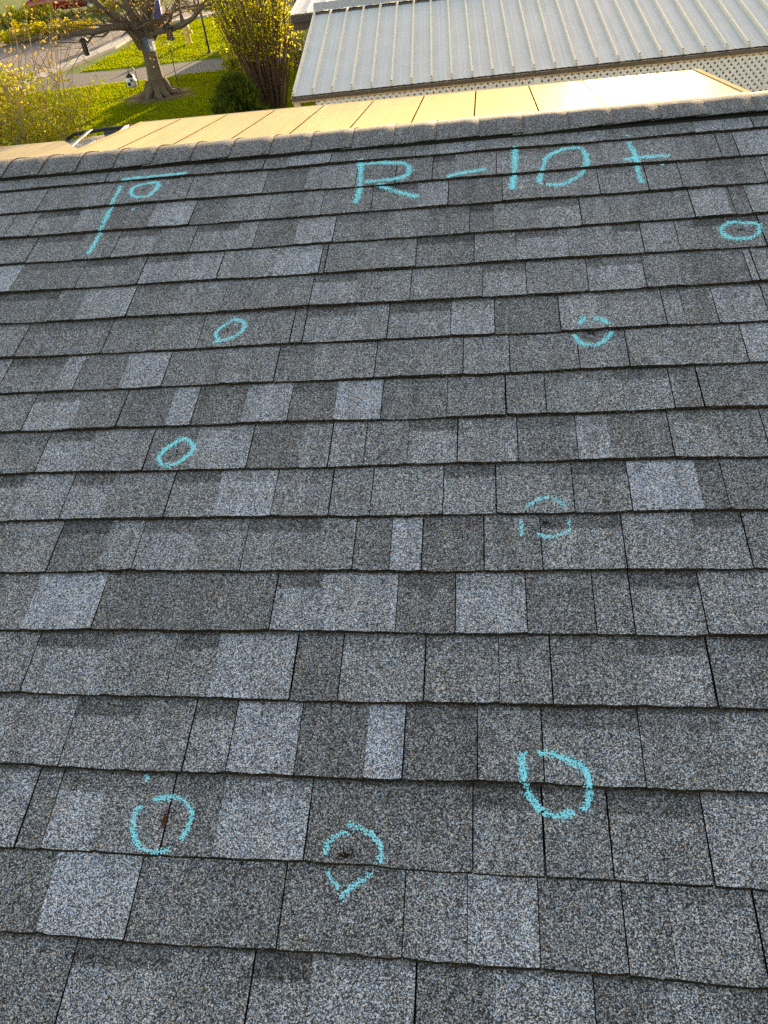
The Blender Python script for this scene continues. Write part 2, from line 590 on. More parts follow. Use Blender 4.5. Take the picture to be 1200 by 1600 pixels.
def tab_mesh(tb, ks=6):
    r = random.Random(tb.seed)
    ua, ub = tb.ua + tb.gl, tb.ub - tb.gr
    ks = max(2, min(7, int((ub - ua) / 0.035) + 2))
    V, F, MI, LV = [], [], [], []
    L = tb.len
    EX = min(EXPO, L * 0.85)
    for i in range(ks + 1):
        s = i / ks
        u = ua + (ub - ua) * s
        jt = r.uniform(-0.0011, 0.0011)
        dv = wob_v(tb.ci, u) + jt
        if i in (0, ks):
            dv += r.uniform(0, 0.0025)          # worn corners
        # the two long sides are not quite parallel
        sk = (r.uniform(-0.0008, 0.0008))
        h0 = tab_height(tb, u, 0)
        V += [(u + sk, tb.vb + dv, h0), (u, tb.vb + EX, tab_height(tb, u, EX)), (u, tb.vb + L, tab_height(tb, u, L)),
              (u + sk, tb.vb + dv - 0.0042 - r.uniform(0, 0.0012), -0.001)]
        LV += [0.0, EX / EXPO, L / EXPO, 0.0]
    for i in range(ks):
        a, c = i * 4, (i + 1) * 4
        F += [(a, c, c + 1, a + 1), (a + 1, c + 1, c + 2, a + 2), (a + 3, c + 3, c, a)]
        MI += [0, 0, 1]
    # side walls
    e = ks * 4
    nb = len(V)
    V += [(ua, tb.vb + L, -0.003), (ub, tb.vb + L, -0.003)]
    LV += [1.2, 1.2]
    F += [(3, 0, 1, 2, nb), (e + 3, nb + 1, e + 2, e + 1, e)]
    MI += [1, 1]
    return V, F, MI, LV


def finish_tabs(name, tabs, parent):
    V, F, MI, LV, TC = [], [], [], [], []
    for tb in tabs:
        v, f, mi, lv = tab_mesh(tb)
        o = len(V)
        V += v
        F += [tuple(o + i for i in q) for q in f]
        MI += mi
        LV += lv
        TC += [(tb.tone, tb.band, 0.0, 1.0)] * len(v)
    me = bpy.data.meshes.new(name)
    me.from_pydata(V, [], F)
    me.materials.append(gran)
    me.materials.append(edge)
    me.polygons.foreach_set('material_index', MI)
    a = me.attributes.new('tab', 'FLOAT_COLOR', 'POINT')
    a.data.foreach_set('color', [x for c in TC for x in c])
    a = me.attributes.new('lv', 'FLOAT', 'POINT')
    a.data.foreach_set('value', LV)
    me.update()
    ob = bpy.data.objects.new(name, me)
    COL.objects.link(ob)
    ob.parent = parent
    return ob


seen_tabs, rest_tabs = [], []
by_course = {}


def make_tab(ci, ua, ub, vb, code, jl, jr, store):
    tb = Tab()
    tb.ci, tb.ua, tb.ub, tb.vb = ci, ua, ub, vb
    tb.len = min(EXPO + 0.022, RIDGE_V - 0.012 - vb)
    tb.tone = max(0.05, min(1, TONE[code[0]] + rng.uniform(-0.06, 0.06)))
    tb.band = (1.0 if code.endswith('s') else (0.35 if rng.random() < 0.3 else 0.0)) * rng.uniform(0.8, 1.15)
    tb.hb = 0.0098 + rng.uniform(-0.0006, 0.0008) - (0.0016 if (code.endswith('s') or code[0] == 'd') else 0.0)
    tb.gl = 0.0012 * rng.uniform(0.35, 1.6) if jl == 'g' else 0.0
    tb.gr = 0.0012 * rng.uniform(0.35, 1.6) if jr == 'g' else 0.0
    tb.seed = rng.randrange(1 << 30)
    store.append(tb)
    by_course.setdefault(ci, []).append(tb)
    return tb


codes = ['d', 'm', 'm', 'l', 'b', 'ms', 'ls', 'm', 'ds', 'm']


def random_run(ci, ua, ub, vb, store):
    u = ua
    jl = 'g'
    while u < ub - 0.02:
        w = min(rng.choice((0.06, 0.09, 0.12, 0.14, 0.17, 0.2)) * rng.uniform(0.9, 1.1), ub - u)
        if ub - u - w < 0.05:
            w = ub - u
        jr = rng.choice('ggt')
        make_tab(ci, u, u + w, vb, rng.choice(codes), jl, jr, store)
        u += w
        jl = jr


course_v = []
for ci, (nm, y0, y6, y12, spec) in enumerate(LINES):
    vb = np.mean([on_roof(x, y, 0.008)[1] for x, y in ((0, y0), (600, y6), (1200, y12))]) if nm != 'R' else course_v[-1] - EXPO
    if nm == 'A':
        vb = on_roof(600, 248, 0.008)[1]
    course_v.append(float(vb))
for ci, (nm, y0, y6, y12, spec) in enumerate(LINES):
    vb = course_v[ci]
    vm = vb + EXPO * 0.5
    if nm == 'A':
        vm = vb + 0.03
    # photo x on this course -> u : walk along the line v = vm
    def x_to_u(x):
        lo, hi = -50.0, 1800.0
        for _ in range(40):
            mid = (lo + hi) / 2
            if on_roof(x, mid)[1] > vm:
                lo = mid
            else:
                hi = mid
        return on_roof(x, (lo + hi) / 2)[0]
    tok = spec.split()
    us, js, cs = [], [], [tok[0]]
    for k in range(1, len(tok), 2):
        us.append(x_to_u(float(tok[k][:-1]))); js.append(tok[k][-1]); cs.append(tok[k + 1])
    uL, uR = x_to_u(-70.0), x_to_u(1270.0)
    us = [uL] + us + [uR]
    js = ['g'] + js + ['g']
    for k in range(len(cs)):
        make_tab(ci, us[k], us[k + 1], vb, cs[k], js[k], js[k + 1], seen_tabs)
    random_run(ci, U0, uL, vb, rest_tabs)
    random_run(ci, uR, U1, vb, rest_tabs)
ci = len(LINES)
vb = course_v[-1] - EXPO
while vb > EAVE_V - 0.02:
    course_v.append(vb)
    random_run(ci, U0, U1, vb, rest_tabs)
    ci += 1
    vb -= EXPO
vb = course_v[0] + EXPO              # the course that disappears under the ridge cap
CI_TOP = 70
for tb in seen_tabs:
    finish_tabs('shingle', [tb], slope)
tag(finish_tabs('shingle_field', rest_tabs, slope), kind='stuff')


def roof_height(u, v):
    for ci, vb in list(enumerate(course_v)) + [(CI_TOP, course_v[0] + EXPO)]:
        if vb + wob_v(ci, u) <= v < vb + EXPO:
            for tb in by_course.get(ci, ()):
                if tb.ua <= u <= tb.ub:
                    return tab_height(tb, u, v - vb)
    return 0.008


# ---- back slope, gable ends, walls
yr, zr = RIDGE_V * CP, RIDGE_V * SP
ye, ze = yr + 4.15 * CP, zr - 4.15 * SP
b = MB()
b.box((-U1, EAVE_V, -0.03), (-U0, RIDGE_V - 0.005, -0.0015))
back = b.build('back_slope', deck_mat, house)
back.location = (0, 2 * yr, HZ)
back.rotation_euler = (PITCH, 0, math.pi)
back_tabs = []
for k in range(29):
    va, ua_, ub_ = 0.02 - k * EXPO, -U1, -U0
    random_run(40 + k, ua_, ub_, va, back_tabs)
tag(finish_tabs('shingle_field', back_tabs, back), kind='stuff')
siding = simple('vinyl_siding', (0.55, 0.52, 0.46), 0.6, 0, 0.08, 2)
yf, zf = EAVE_V * CP, EAVE_V * SP
b = MB()
b.box((U0 + 0.3, yf + 0.35, GZ), (U1 - 0.3, ye - 0.35, ze - 0.12))
for ux in (U0 + 0.3, U1 - 0.3):
    b.add([(ux, yf + 0.35, zf - 0.02), (ux, ye - 0.35, ze - 0.02), (ux, yr, zr - 0.12), (ux, yf + 0.35, GZ + 0.5), (ux, ye - 0.35, GZ + 0.5)], ((0, 2, 1), (0, 1, 4, 3)))
hpart(b, 'wall', siding)

# ---- ridge vent and cap shingles
vent_mat = simple('ridge_vent_plastic', (0.012, 0.012, 0.012), 0.8, 0, 0.2, 30, spec=0.2)
CAPW = 0.120
b = MB()
prof = [(-0.095, 0.002), (-0.095, 0.017), (0, 0.024), (0.095, 0.017), (0.095, 0.002)]


def cap_point(s, lift=0.0):
    """cross-section over the ridge: s metres from the crest (negative towards the camera) -> (y, z)"""
    rr = 0.050                       # arc half length
    k = SP / CP
    a = abs(s)
    if a <= rr:
        t = a / rr * PITCH
        rad = rr / PITCH
        yy, zz = rad * math.sin(t), rad * (math.cos(t) - 1)
    else:
        rad = rr / PITCH
        yy, zz = rad * SP + (a - rr) * CP, rad * (CP - 1) - (a - rr) * SP
    return (math.copysign(yy, s), zz + lift)


vz = zr + 0.0125
pts_v = [(-0.114, -0.026), (-0.114, -0.001), (-0.06, 0.0), (0, 0.0), (0.06, 0.0), (0.114, -0.001), (0.114, -0.026)]
ring = []
for s, dz in pts_v:
    y, z = cap_point(s)
    ring.append((yr + y, vz + z + dz - 0.004))
for ux in (U0, U1):
    b.v += [(ux, y, z) for y, z in ring]
k = len(ring)
for i in range(k - 1):
    b.f.append((i, i + 1, k + i + 1, k + i)); b.mi.append(0)
vent = hpart(b, 'ridge_vent', vent_mat)

ridge = MB()
ridge.box((U0, yr - 0.01, vz - 0.03), (U1, yr + 0.01, vz - 0.012))
ridge = hpart(ridge, 'ridge_board', vent_mat)


def ridge_sag(u):
    return -0.0 * max(0.0, min(2.0, -0.2 - u))


def lift_right(u):
    """the caps towards the right have lifted and bowed a little"""
    sag = 0.0
    return sag + 0.007 * math.exp(-((u - 0.62) / 0.30) ** 2) - 0.006 * math.exp(-((u - 0.18) / 0.2) ** 2) + 0.002 * math.sin(u * 6.0 + 1)


u = U0
first = on_roof(118, 258, 0.03)[0]
u = first - math.ceil((first - U0) / EXPO) * EXPO
cap_rest = MB()
ncap = 0
while u < U1:
    ua, ub = max(u - 0.035, U0), min(u + EXPO, U1)
    r = random.Random(int(u * 1000) + 5)
    V, F, MI = [], [], []
    cols = 4
    ss = [-CAPW + r.uniform(-0.003, 0.003), -0.09, -0.065, -0.05, -0.036, -0.024, -0.012, 0, 0.012, 0.03, 0.06, CAPW]
    nl = len(ss)
    for i in range(cols + 1):
        t = i / cols
        uu = ua + (ub - ua) * t
        # the right-hand end rides over the next piece
        lay = 0.0012 + 0.0044 * t + r.uniform(-0.0003, 0.0003)
        for j, s in enumerate(ss):
            y, z = cap_point(s, lay)
            droop = lift_right(uu) * max(0, (-s - 0.02) / 0.10) if s < 0 else 0
            jx = r.uniform(-0.0008, 0.0008) if i in (0, cols) else 0
            jy = r.uniform(-0.0012, 0.0012) if j == 0 else 0
            V.append((uu + jx, yr + y + jy, vz + z + droop + ridge_sag(uu)))
    top = len(V)
    V += [(x, y, z - 0.0034) for x, y, z in V]
    def idx(i, j): return i * nl + j
    for i in range(cols):
        for j in range(nl - 1):
            F.append((idx(i, j), idx(i + 1, j), idx(i + 1, j + 1), idx(i, j + 1))); MI.append(0)
        F.append((top + idx(i, 0), top + idx(i + 1, 0), idx(i + 1, 0), idx(i, 0))); MI.append(1)
        F.append((idx(i, nl - 1), idx(i + 1, nl - 1), top + idx(i + 1, nl - 1), top + idx(i, nl - 1))); MI.append(1)
    for j in range(nl - 1):
        F.append((idx(cols, j), top + idx(cols, j), top + idx(cols, j + 1), idx(cols, j + 1))); MI.append(1)
        F.append((top + idx(0, j), idx(0, j), idx(0, j + 1), top + idx(0, j + 1))); MI.append(1)
    if -2.3 < u < 1.35:
        c = MB(); c.v, c.f, c.mi = V, F, MI
        o = c.build('ridge_cap_shingle', [gran_plain, edge], ridge)
        o.data.polygons.foreach_set('use_smooth', [mi == 0 for mi in MI])
    else:
        cap_rest.add(V, F)
        cap_rest.mi[-len(MI):] = MI
    u += EXPO
tag(cap_rest.build('ridge_cap_run', [gran_plain, edge], ridge), kind='stuff')

# ---- turquoise chalk: crumbs of chalk caught on the granules
chalk_t = NT('turquoise_chalk')
cc = chalk_t.mix(chalk_t.vor(chalk_t.coord(), 300.0), (0.11, 0.81, 0.95), (0.40, 0.96, 0.99))
chalk_mat = chalk_t.principled(cc, 0.95, 0, 0.1)
bare_mat = simple('bare_asphalt', (0.020, 0.012, 0.007), 0.95, 0, 0.5, 200, spec=0.1)
rust_mat = simple('rust_stain', (0.085, 0.035, 0.018), 0.9, 0, 0.4, 200, spec=0.1)


def crumbs(name, pts, mat, parent, label=None, up=0.0006):
    """pts: list of (u, v, size)"""
    V, F = [], []
    for (u, v, s) in pts:
        n0 = roof_height(u, v)
        a = rng.uniform(0, 6.28)
        i0 = len(V)
        k = 5
        for q in range(k):
            t = a + q * math.tau / k
            rr = s * rng.uniform(0.65, 1.25)
            uu, vv = u + rr * math.cos(t), v + rr * math.sin(t)
            V.append((uu, vv, n0 + 0.0002))
        V.append((u + rng.uniform(-.3, .3) * s, v + rng.uniform(-.3, .3) * s, n0 + up + s * rng.uniform(0.25, 0.5)))
        for q in range(k):
            F.append((i0 + q, i0 + (q + 1) % k, i0 + k))
    b_ = MB(); b_.v, b_.f, b_.mi = V, F, [0] * len(F)
    o = b_.build(name, mat, parent)
    o.location = slope.location
    o.rotation_euler = slope.rotation_euler
    if label: o['label'] = label
    o['kind'] = 'stuff'
    return o


def stroke_points(px, width, dens=1.0, closed=False):
    """photo polyline -> crumbs scattered along it on the roof; width in metres"""
    P = [Vector(on_roof(x, y)) for x, y in px]
    if closed:
        P.append(P[0])
    # smooth the polyline
    Q = []
    n = len(P)
    for i in range(n - 1):
        p0, p1, p2, p3 = P[max(i - 1, 0)], P[i], P[i + 1], P[min(i + 2, n - 1)]
        for k in range(8):
            t = k / 8
            Q.append(0.5 * ((2 * p1) + (p2 - p0) * t + (2 * p0 - 5 * p1 + 4 * p2 - p3) * t * t + (3 * p1 - p0 - 3 * p2 + p3) * t ** 3))
    Q.append(P[-1])
    out = []
    ph = rng.uniform(0, 6)
    dist = 0.0
    tot = sum((Q[i + 1] - Q[i]).length for i in range(len(Q) - 1))
    for i in range(len(Q) - 1):
        a, c = Q[i], Q[i + 1]
        L = (c - a).length
        if L < 1e-6:
            continue
        d = (c - a) / L
        nrm = Vector((-d.y, d.x))
        press = 0.85 + 0.20 * math.sin(dist * 38 + ph) + 0.10 * math.sin(dist * 120 + ph * 2)
        end = min(1.0, 0.7 + min(dist, tot - dist) / 0.02)
        width_ = width * (1.12 if P[0].y > -1.4 else 0.92)
        cnt = L * width_ / (0.0022 ** 2) * 0.95 * dens * press * end
        m_ = int(cnt) + (rng.random() < cnt - int(cnt))
        for _ in range(m_):
            w = max(-1.7, min(1.7, rng.gauss(0, 0.6))) * width_ * 0.5 * (0.75 + 0.35 * press)
            q = a + d * (rng.random() * L) + nrm * w
            out.append((q.x, q.y, rng.uniform(0.0008, 0.0020)))
        dist += L
    return out


def chalk_mark(name, label, strokes, width=0.014, dens=1.0, dots=()):
    sets = []
    for s in strokes:
        cl = False
        if s[0] == 'closed':
            cl, s = True, s[1:]
        p_ = stroke_points(s, width, dens, cl)
        if p_:
            dust = [(u_ + rng.gauss(0, width), v_ + rng.gauss(0, width), rng.uniform(0.0004, 0.0008)) for u_, v_, _ in rng.sample(p_, len(p_) // 14)]
            sets.append(p_ + dust)
    for (x, y) in dots:
        u_, v_ = on_roof(x, y)
        sets.append([(u_ + rng.gauss(0, 0.003), v_ + rng.gauss(0, 0.003), rng.uniform(0.0012, 0.002)) for _ in range(16)])
    if len(sets) == 1:
        return crumbs(name, sets[0], chalk_mat, house, label)
    mark = empty(name, slope.location, 0, house)
    mark['label'] = label
    for q in sets:
        o_ = crumbs('chalk_stroke', q, chalk_mat, mark)
        o_.location = (0, 0, 0)
    return mark


chalk_mark('chalk_bracket', 'turquoise chalk corner bracket with a small loop inside it, upper left of the roof',
           [[(190, 281), (235, 277), (293, 272)], [(189, 289), (178, 315), (166, 340), (155, 365), (139, 398)],
            ['closed', (208, 292), (227, 286), (247, 285), (242, 298), (230, 308), (213, 309), (205, 302)]], 0.013, 1.25, dots=[(207, 326)])
chalk_mark('chalk_letter', 'turquoise chalk capital R below the ridge',
           [[(564, 250), (563, 270), (562, 293), (555, 318)],
            [(557, 256), (587, 253), (613, 253), (631, 254), (640, 263), (635, 275), (617, 280), (587, 283), (570, 285)],
            [(590, 288), (617, 297), (653, 307)]], 0.016, 1.3)
chalk_mark('chalk_dash', 'turquoise chalk dash after the letter R', [[(697, 277), (730, 270), (760, 265)]], 0.014, 1.3)
chalk_mark('chalk_digit', 'turquoise chalk numeral 1', [[(805, 230), (804, 255), (803, 275), (800, 297)]], 0.017, 1.3)
chalk_mark('chalk_digit', 'turquoise chalk numeral 0',
           [[(907, 229), (885, 231), (868, 237), (855, 245), (849, 260), (845, 272), (842, 285)],
            [(905, 228), (913, 237), (917, 253), (912, 265), (905, 273), (890, 283), (875, 289), (853, 288)]], 0.014, 1.25, dots=[(845, 287)])
chalk_mark('chalk_plus', 'turquoise chalk plus sign at the end of the writing',
           [[(982, 220), (990, 237), (995, 257), (999, 275), (1003, 287)], [(972, 252), (1000, 248), (1025, 246), (1047, 245)]], 0.014, 1.25, dots=[(1035, 256), (980, 213)])
circ = 'chalk_circle'
chalk_mark(circ, 'turquoise chalk oval at the right edge, below the plus sign',
           [['closed', (1128, 352), (1143, 346), (1163, 347), (1182, 348), (1187, 360), (1177, 370), (1157, 373), (1137, 370), (1128, 362)]], 0.012, 1.2)
chalk_mark(circ, 'small turquoise chalk oval with a tail, left of centre in the upper roof',
           [[(367, 497), (382, 505), (378, 517), (363, 528), (347, 533), (333, 536)], [(367, 497), (347, 510), (337, 522), (343, 532)]], 0.010, 1.2)
chalk_mark(circ, 'broken turquoise chalk ring crossing a shingle edge on the upper right',
           [[(913, 495), (906, 508)], [(928, 497), (943, 502), (952, 508)], [(897, 521), (907, 535), (925, 539), (943, 533), (957, 516)]], 0.012, 1.2)
chalk_mark(circ, 'bold tilted turquoise chalk oval on a dark shingle at the left',
           [['closed', (287, 683), (302, 695), (298, 708), (280, 722), (258, 728), (248, 717), (257, 703), (272, 692)]], 0.0105, 1.5)
chalk_mark(circ, 'faint house-shaped turquoise chalk ring right of centre',
           [[(820, 795), (837, 783), (858, 775)], [(865, 778), (885, 793)], [(813, 806), (815, 822), (814, 837)], [(888, 810), (890, 827), (872, 835), (853, 838), (840, 833)]], 0.0085, 1.0)
chalk_mark(circ, 'largest turquoise chalk ring, thick on its right side, crossing a shingle edge at the lower right',
           [[(816, 1175), (817, 1200), (822, 1231)], [(840, 1177), (870, 1180), (893, 1191), (913, 1202), (919, 1217), (919, 1231)],
            [(823, 1234), (833, 1252), (849, 1267)], [(848, 1270), (872, 1274), (897, 1269)], [(921, 1232), (919, 1250), (910, 1266)]], 0.0130, 1.5)
chalk_mark(circ, 'pale turquoise chalk ring round a rusty spot at the lower left',
           [[(237, 1249), (260, 1246), (283, 1248), (297, 1263), (298, 1283), (283, 1312)], [(218, 1258), (210, 1280), (210, 1303), (217, 1322), (240, 1331), (267, 1327)]], 0.0105, 1.25, dots=[(230, 1214)])
chalk_mark(circ, 'pale turquoise chalk teardrop crossing a shingle edge at the bottom centre',
           [[(543, 1288), (560, 1292), (580, 1303), (595, 1323), (593, 1349)], [(543, 1298), (517, 1313), (510, 1337)],
            [(510, 1360), (517, 1373), (530, 1387)], [(582, 1362), (570, 1375), (553, 1383), (530, 1403)]], 0.0100, 1.2)


def spot(px, py, ru, rv, n, mat, label):
    u_, v_ = on_roof(px, py)
    pts = []
    for _ in range(int(n * 1.15)):
        a, r_ = rng.uniform(0, 6.28), abs(rng.gauss(0, 0.5))
        pts.append((u_ + math.cos(a) * r_ * ru, v_ + math.sin(a) * r_ * rv, rng.uniform(0.0007, 0.0017)))
    crumbs('bare_spot', pts, mat, house, label, up=0.0002)


spot(257, 1280, 0.008, 0.022, 120, rust_mat, 'rust brown spot inside the pale lower left chalk ring')
spot(541, 1337, 0.022, 0.012, 130, bare_mat, 'dark bare spot inside the chalk teardrop')
spot(853, 816, 0.022, 0.014, 110, bare_mat, 'dark bare spot inside the faint chalk ring')
spot(925, 519, 0.022, 0.010, 90, bare_mat, 'dark bare spot inside the broken chalk ring')
spot(355, 516, 0.007, 0.010, 30, bare_mat, 'dark bare spot inside the small chalk oval')
spot(277, 706, 0.006, 0.008, 24, bare_mat, 'dark bare spot inside the bold tilted chalk oval')
spot(1157, 358, 0.012, 0.012, 40, bare_mat, 'dark bare spot inside the right edge chalk oval')
spot(226, 297, 0.010, 0.012, 30, bare_mat, 'dark bare spot inside the chalk loop')
# debris that lodged against the lap lines
deb = []
for ci in range(11, 18):
    vb = course_v[ci]
    for _ in range(130):
        u_ = rng.uniform(-1.2, 0.75)
        if noise.noise(Vector((u_ * 5, ci * 3.3, 0))) > -0.05:
            deb.append((u_, vb + wob_v(ci, u_) - 0.005 - abs(rng.gauss(0, 0.0025)), rng.uniform(0.0006, 0.0016)))
tag(crumbs('lodged_debris', deb, bare_mat, house), kind='stuff')

# ================================================================== PATIO COVER behind the house
cream_t = NT('cream_panel_paint')
ck = cream_t.coord()
cf = cream_t.noise(ck, 1.3, 5, 0.65)
cs_ = cream_t.noise(ck, 45.0, 3, 0.6)
ccol = cream_t.mix(cf, (0.45, 0.345, 0.215), (0.57, 0.455, 0.30))
ccol = cream_t.mix(cream_t.ramp(cs_, ((0.60, 0.0), (0.75, 0.6))), ccol, (0.34, 0.24, 0.14))
cstr = cream_t.n('ShaderNodeMapping'); cstr.inputs['Scale'].default_value = (14.0, 0.7, 1.0)
cream_t.l(ck, cstr.inputs[0])
ccol = cream_t.mix(cream_t.ramp(cream_t.noise(cstr.outputs[0], 1.0, 5, 0.65), ((0.45, 0.0), (0.72, 0.55))), ccol, (0.40, 0.28, 0.15))
cd = cream_t.n('ShaderNodeBsdfDiffuse'); cream_t.l(ccol, cd.inputs['Color'])
cg = cream_t.n('ShaderNodeBsdfGlossy'); cg.inputs['Color'].default_value = (1.0, 0.86, 0.55, 1)
cream_t.l(cream_t.ramp(cs_, ((0.3, 0.20), (0.7, 0.30))), cg.inputs['Roughness'])
cm = cream_t.n('ShaderNodeMixShader'); cm.inputs[0].default_value = 0.11     # weathered, chalking paint
cream_t.l(cd.outputs[0], cm.inputs[1]); cream_t.l(cg.outputs[0], cm.inputs[2]); cream_t.l(cm.outputs[0], cream_t.out.inputs[0])
cream = cream_t.mat
cream_trim = simple('cream_trim', (0.56, 0.45, 0.28), 0.8, 0, 0.08, 3, spec=0.0)
seam_mat = simple('seam_sealant', (0.05, 0.033, 0.018), 0.9, 0, 0.3, 8, spec=0.0)
PY0, PY1, PZ1 = 4.05, 7.22, -1.35
PS = 0.0988                          # fall per metre away from the house
PZ0 = PZ1 + (PY1 - PY0) * PS
patio = empty('patio_cover', (0, 0, GZ))
tag(patio, 'cream panel patio cover behind the ridge, glaring white in the low sun', 'patio cover')
pz = lambda y: PZ1 + (PY1 - y) * PS - GZ
edges_x = [-4.36 + 0.608 * i for i in range(12)]
edges_x[0] += 0.10
for i in range(11):
    x0, x1 = edges_x[i], edges_x[i + 1]
    b = MB()
    b.add([(x0 + 0.008, PY0, pz(PY0)), (x1 - 0.008, PY0, pz(PY0)), (x1 - 0.008, PY1, pz(PY1)), (x0 + 0.008, PY1, pz(PY1)),
           (x0 + 0.008, PY0, pz(PY0) - 0.07), (x1 - 0.008, PY0, pz(PY0) - 0.07), (x1 - 0.008, PY1, pz(PY1) - 0.07), (x0 + 0.008, PY1, pz(PY1) - 0.07)],
          ((0, 1, 2, 3), (4, 7, 6, 5), (0, 4, 5, 1), (1, 5, 6, 2), (2, 6, 7, 3), (3, 7, 4, 0)))
    b.build('roof_panel', cream, patio)
for i in range(1, 11):
    x = edges_x[i]
    b = MB()
    w, h = (0.0055, 0.004)
    b.add([(x - w, PY0, pz(PY0) + 0.001), (x + w, PY0, pz(PY0) + 0.001), (x + w, PY1 - 0.01, pz(PY1) + 0.001), (x - w, PY1 - 0.01, pz(PY1) + 0.001),
           (x - w * 0.6, PY0, pz(PY0) + h), (x + w * 0.6, PY0, pz(PY0) + h), (x + w * 0.6, PY1 - 0.01, pz(PY1) + h), (x - w * 0.6, PY1 - 0.01, pz(PY1) + h)],
          ((4, 5, 6, 7), (0, 1, 5, 4), (1, 2, 6, 5), (2, 3, 7, 6), (3, 0, 4, 7)))
    b.build('panel_seam', seam_mat, patio)
for x0, x1 in ((edges_x[0] - 0.025, edges_x[0] - 0.002), (edges_x[-1] + 0.002, edges_x[-1] + 0.055)):
    b = MB()
    b.add([(x0, PY0, pz(PY0) + 0.010), (x1, PY0, pz(PY0) + 0.010), (x1, PY1 + 0.02, pz(PY1) + 0.010), (x0, PY1 + 0.02, pz(PY1) + 0.010),
           (x0, PY0, pz(PY0) - 0.12), (x1, PY0, pz(PY0) - 0.12), (x1, PY1 + 0.02, pz(PY1) - 0.12), (x0, PY1 + 0.02, pz(PY1) - 0.12)],
          ((0, 1, 2, 3), (4, 7, 6, 5), (0, 4, 5, 1), (1, 5, 6, 2), (2, 6, 7, 3), (3, 7, 4, 0)))
    b.build('side_trim', cream_trim, patio)
b = MB()
b.box((edges_x[0] - 0.05, PY1 + 0.022, pz(PY1) - 0.13), (edges_x[-1] + 0.055, PY1 + 0.11, pz(PY1) - 0.012))
b.build('gutter', cream_trim, patio)
for x in (-4.2, -1.0, 2.2):
    b = MB()
    b.box((x - 0.05, PY1 - 0.25, 0), (x + 0.05, PY1 - 0.15, pz(PY1) - 0.07))
    b.build('post', cream_trim, patio)

# ================================================================== NEIGHBOUR: porch roof of ribbed metal, lattice, house behind
GA = R(2.508)                        # their house is turned a little against ours
porch = empty('porch_roof', (-2.634, 8.858, GZ), GA)
tag(porch, 'pale ribbed metal porch roof with brown gutter and white lattice below', 'porch')
mt = NT('galvanized_sheet')
k = mt.coord()
mp = mt.n('ShaderNodeMapping'); mp.inputs['Scale'].default_value = (30, 0.6, 1)
mt.l(k, mp.inputs[0])
st = mt.noise(mp.outputs[0], 1.0, 4, 0.6)
sp_ = mt.noise(k, 55.0, 3, 0.6)
bl = mt.noise(k, 1.6, 4, 0.6)
mc = mt.mix(st, (0.50, 0.50, 0.485), (0.74, 0.735, 0.70))
mc = mt.mix(mt.ramp(bl, ((0.35, 0.0), (0.7, 0.5))), mc, (0.78, 0.77, 0.73))
mc = mt.mix(mt.ramp(sp_, ((0.58, 0.0), (0.72, 0.6))), mc, (0.33, 0.32, 0.30))
galv = mt.principled(mc, 0.55, 0.15, 0.4, mt.bump(st, 0.35, 0.004))
rib_mat = simple('rib_cap', (0.76, 0.69, 0.57), 0.45, 0.1, 0.15, 5)
brown = simple('brown_gutter', (0.115, 0.085, 0.062), 0.45, 0.1, 0.25, 4)
tanm = simple('tan_fascia', (0.66, 0.50, 0.34), 0.6, 0, 0.12, 4)
white_paint = simple('lattice_white', (0.84, 0.81, 0.79), 0.6, 0, 0.08, 5)
GUT = -1.568 - GZ                      # gutter height above the ground
SL = math.tan(R(10.0))
DEP = 3.28
rz_ = lambda y: GUT + 0.02 + y * SL
RIB0, RIBD, NRIB = -0.035, 0.2785, 36
SK = -0.034 - math.tan(GA) * 0 + math.sin(GA)   # ribs run 2 degrees off our own axis
SKX = math.tan(R(-1.98) + GA) * -1.0
rx = lambda i, y: RIB0 + RIBD * i + 0.0 * y
for i in range(NRIB):
    xa, xb = RIB0 + RIBD * i, RIB0 + RIBD * (i + 1)
    b = MB()
    cols = 8
    V = []
    r = random.Random(i)
    for q in range(cols + 1):
        x = xa + 0.006 + (xb - xa - 0.012) * q / cols
        fl = 0.0035 if q in (3, 5) else 0.0
        for y in (0.0, DEP * 0.35, DEP * 0.7, DEP):
            V.append((x, y, rz_(y) + fl + r.uniform(-0.0012, 0.0012)))
    F = []
    for q in range(cols):
        for p in range(3):
            F.append((q * 4 + p, (q + 1) * 4 + p, (q + 1) * 4 + p + 1, q * 4 + p + 1))
    b.add(V, F)
    b.build('metal_panel', galv, porch)
for i in range(NRIB + 1):
    x = RIB0 + RIBD * i
    b = MB()
    h = 0.044
    top = DEP - 0.03
    b.add([(x - 0.026, 0.02, rz_(0.02) - 0.002), (x + 0.026, 0.02, rz_(0.02) - 0.002), (x + 0.011, 0.012, rz_(0.02) + h), (x - 0.011, 0.012, rz_(0.02) + h),
           (x - 0.026, top, rz_(top) - 0.002), (x + 0.026, top, rz_(top) - 0.002), (x + 0.011, top, rz_(top) + h), (x - 0.011, top, rz_(top) + h)],
          ((0, 1, 2, 3), (1, 5, 6, 2), (2, 6, 7, 3), (3, 7, 4, 0), (4, 7, 6, 5)))
    b.build('rib', rib_mat, porch)
    # screw head at the foot of the rib
    b = MB()
    b.lathe([(0.012, 0.0), (0.012, 0.007), (0.006, 0.011)], (x, 0.055, rz_(0.055) + h - 0.001), 8)
    b.build('screw', brown, porch)
PX0, PX1 = RIB0 - 0.02, RIB0 + RIBD * NRIB + 0.02
b = MB()
b.box((PX0, -0.07, GUT - 0.034), (PX1, -0.058, GUT + 0.012)).box((PX0, -0.058, GUT - 0.034), (PX1, 0.03, GUT - 0.022)).box((PX0, 0.03, GUT - 0.034), (PX1, 0.045, GUT + 0.012))
b.box((PX0 - 0.012, -0.07, GUT - 0.034), (PX0 - 0.001, 0.045, GUT + 0.012))
b.build('gutter', brown, porch)
b = MB()
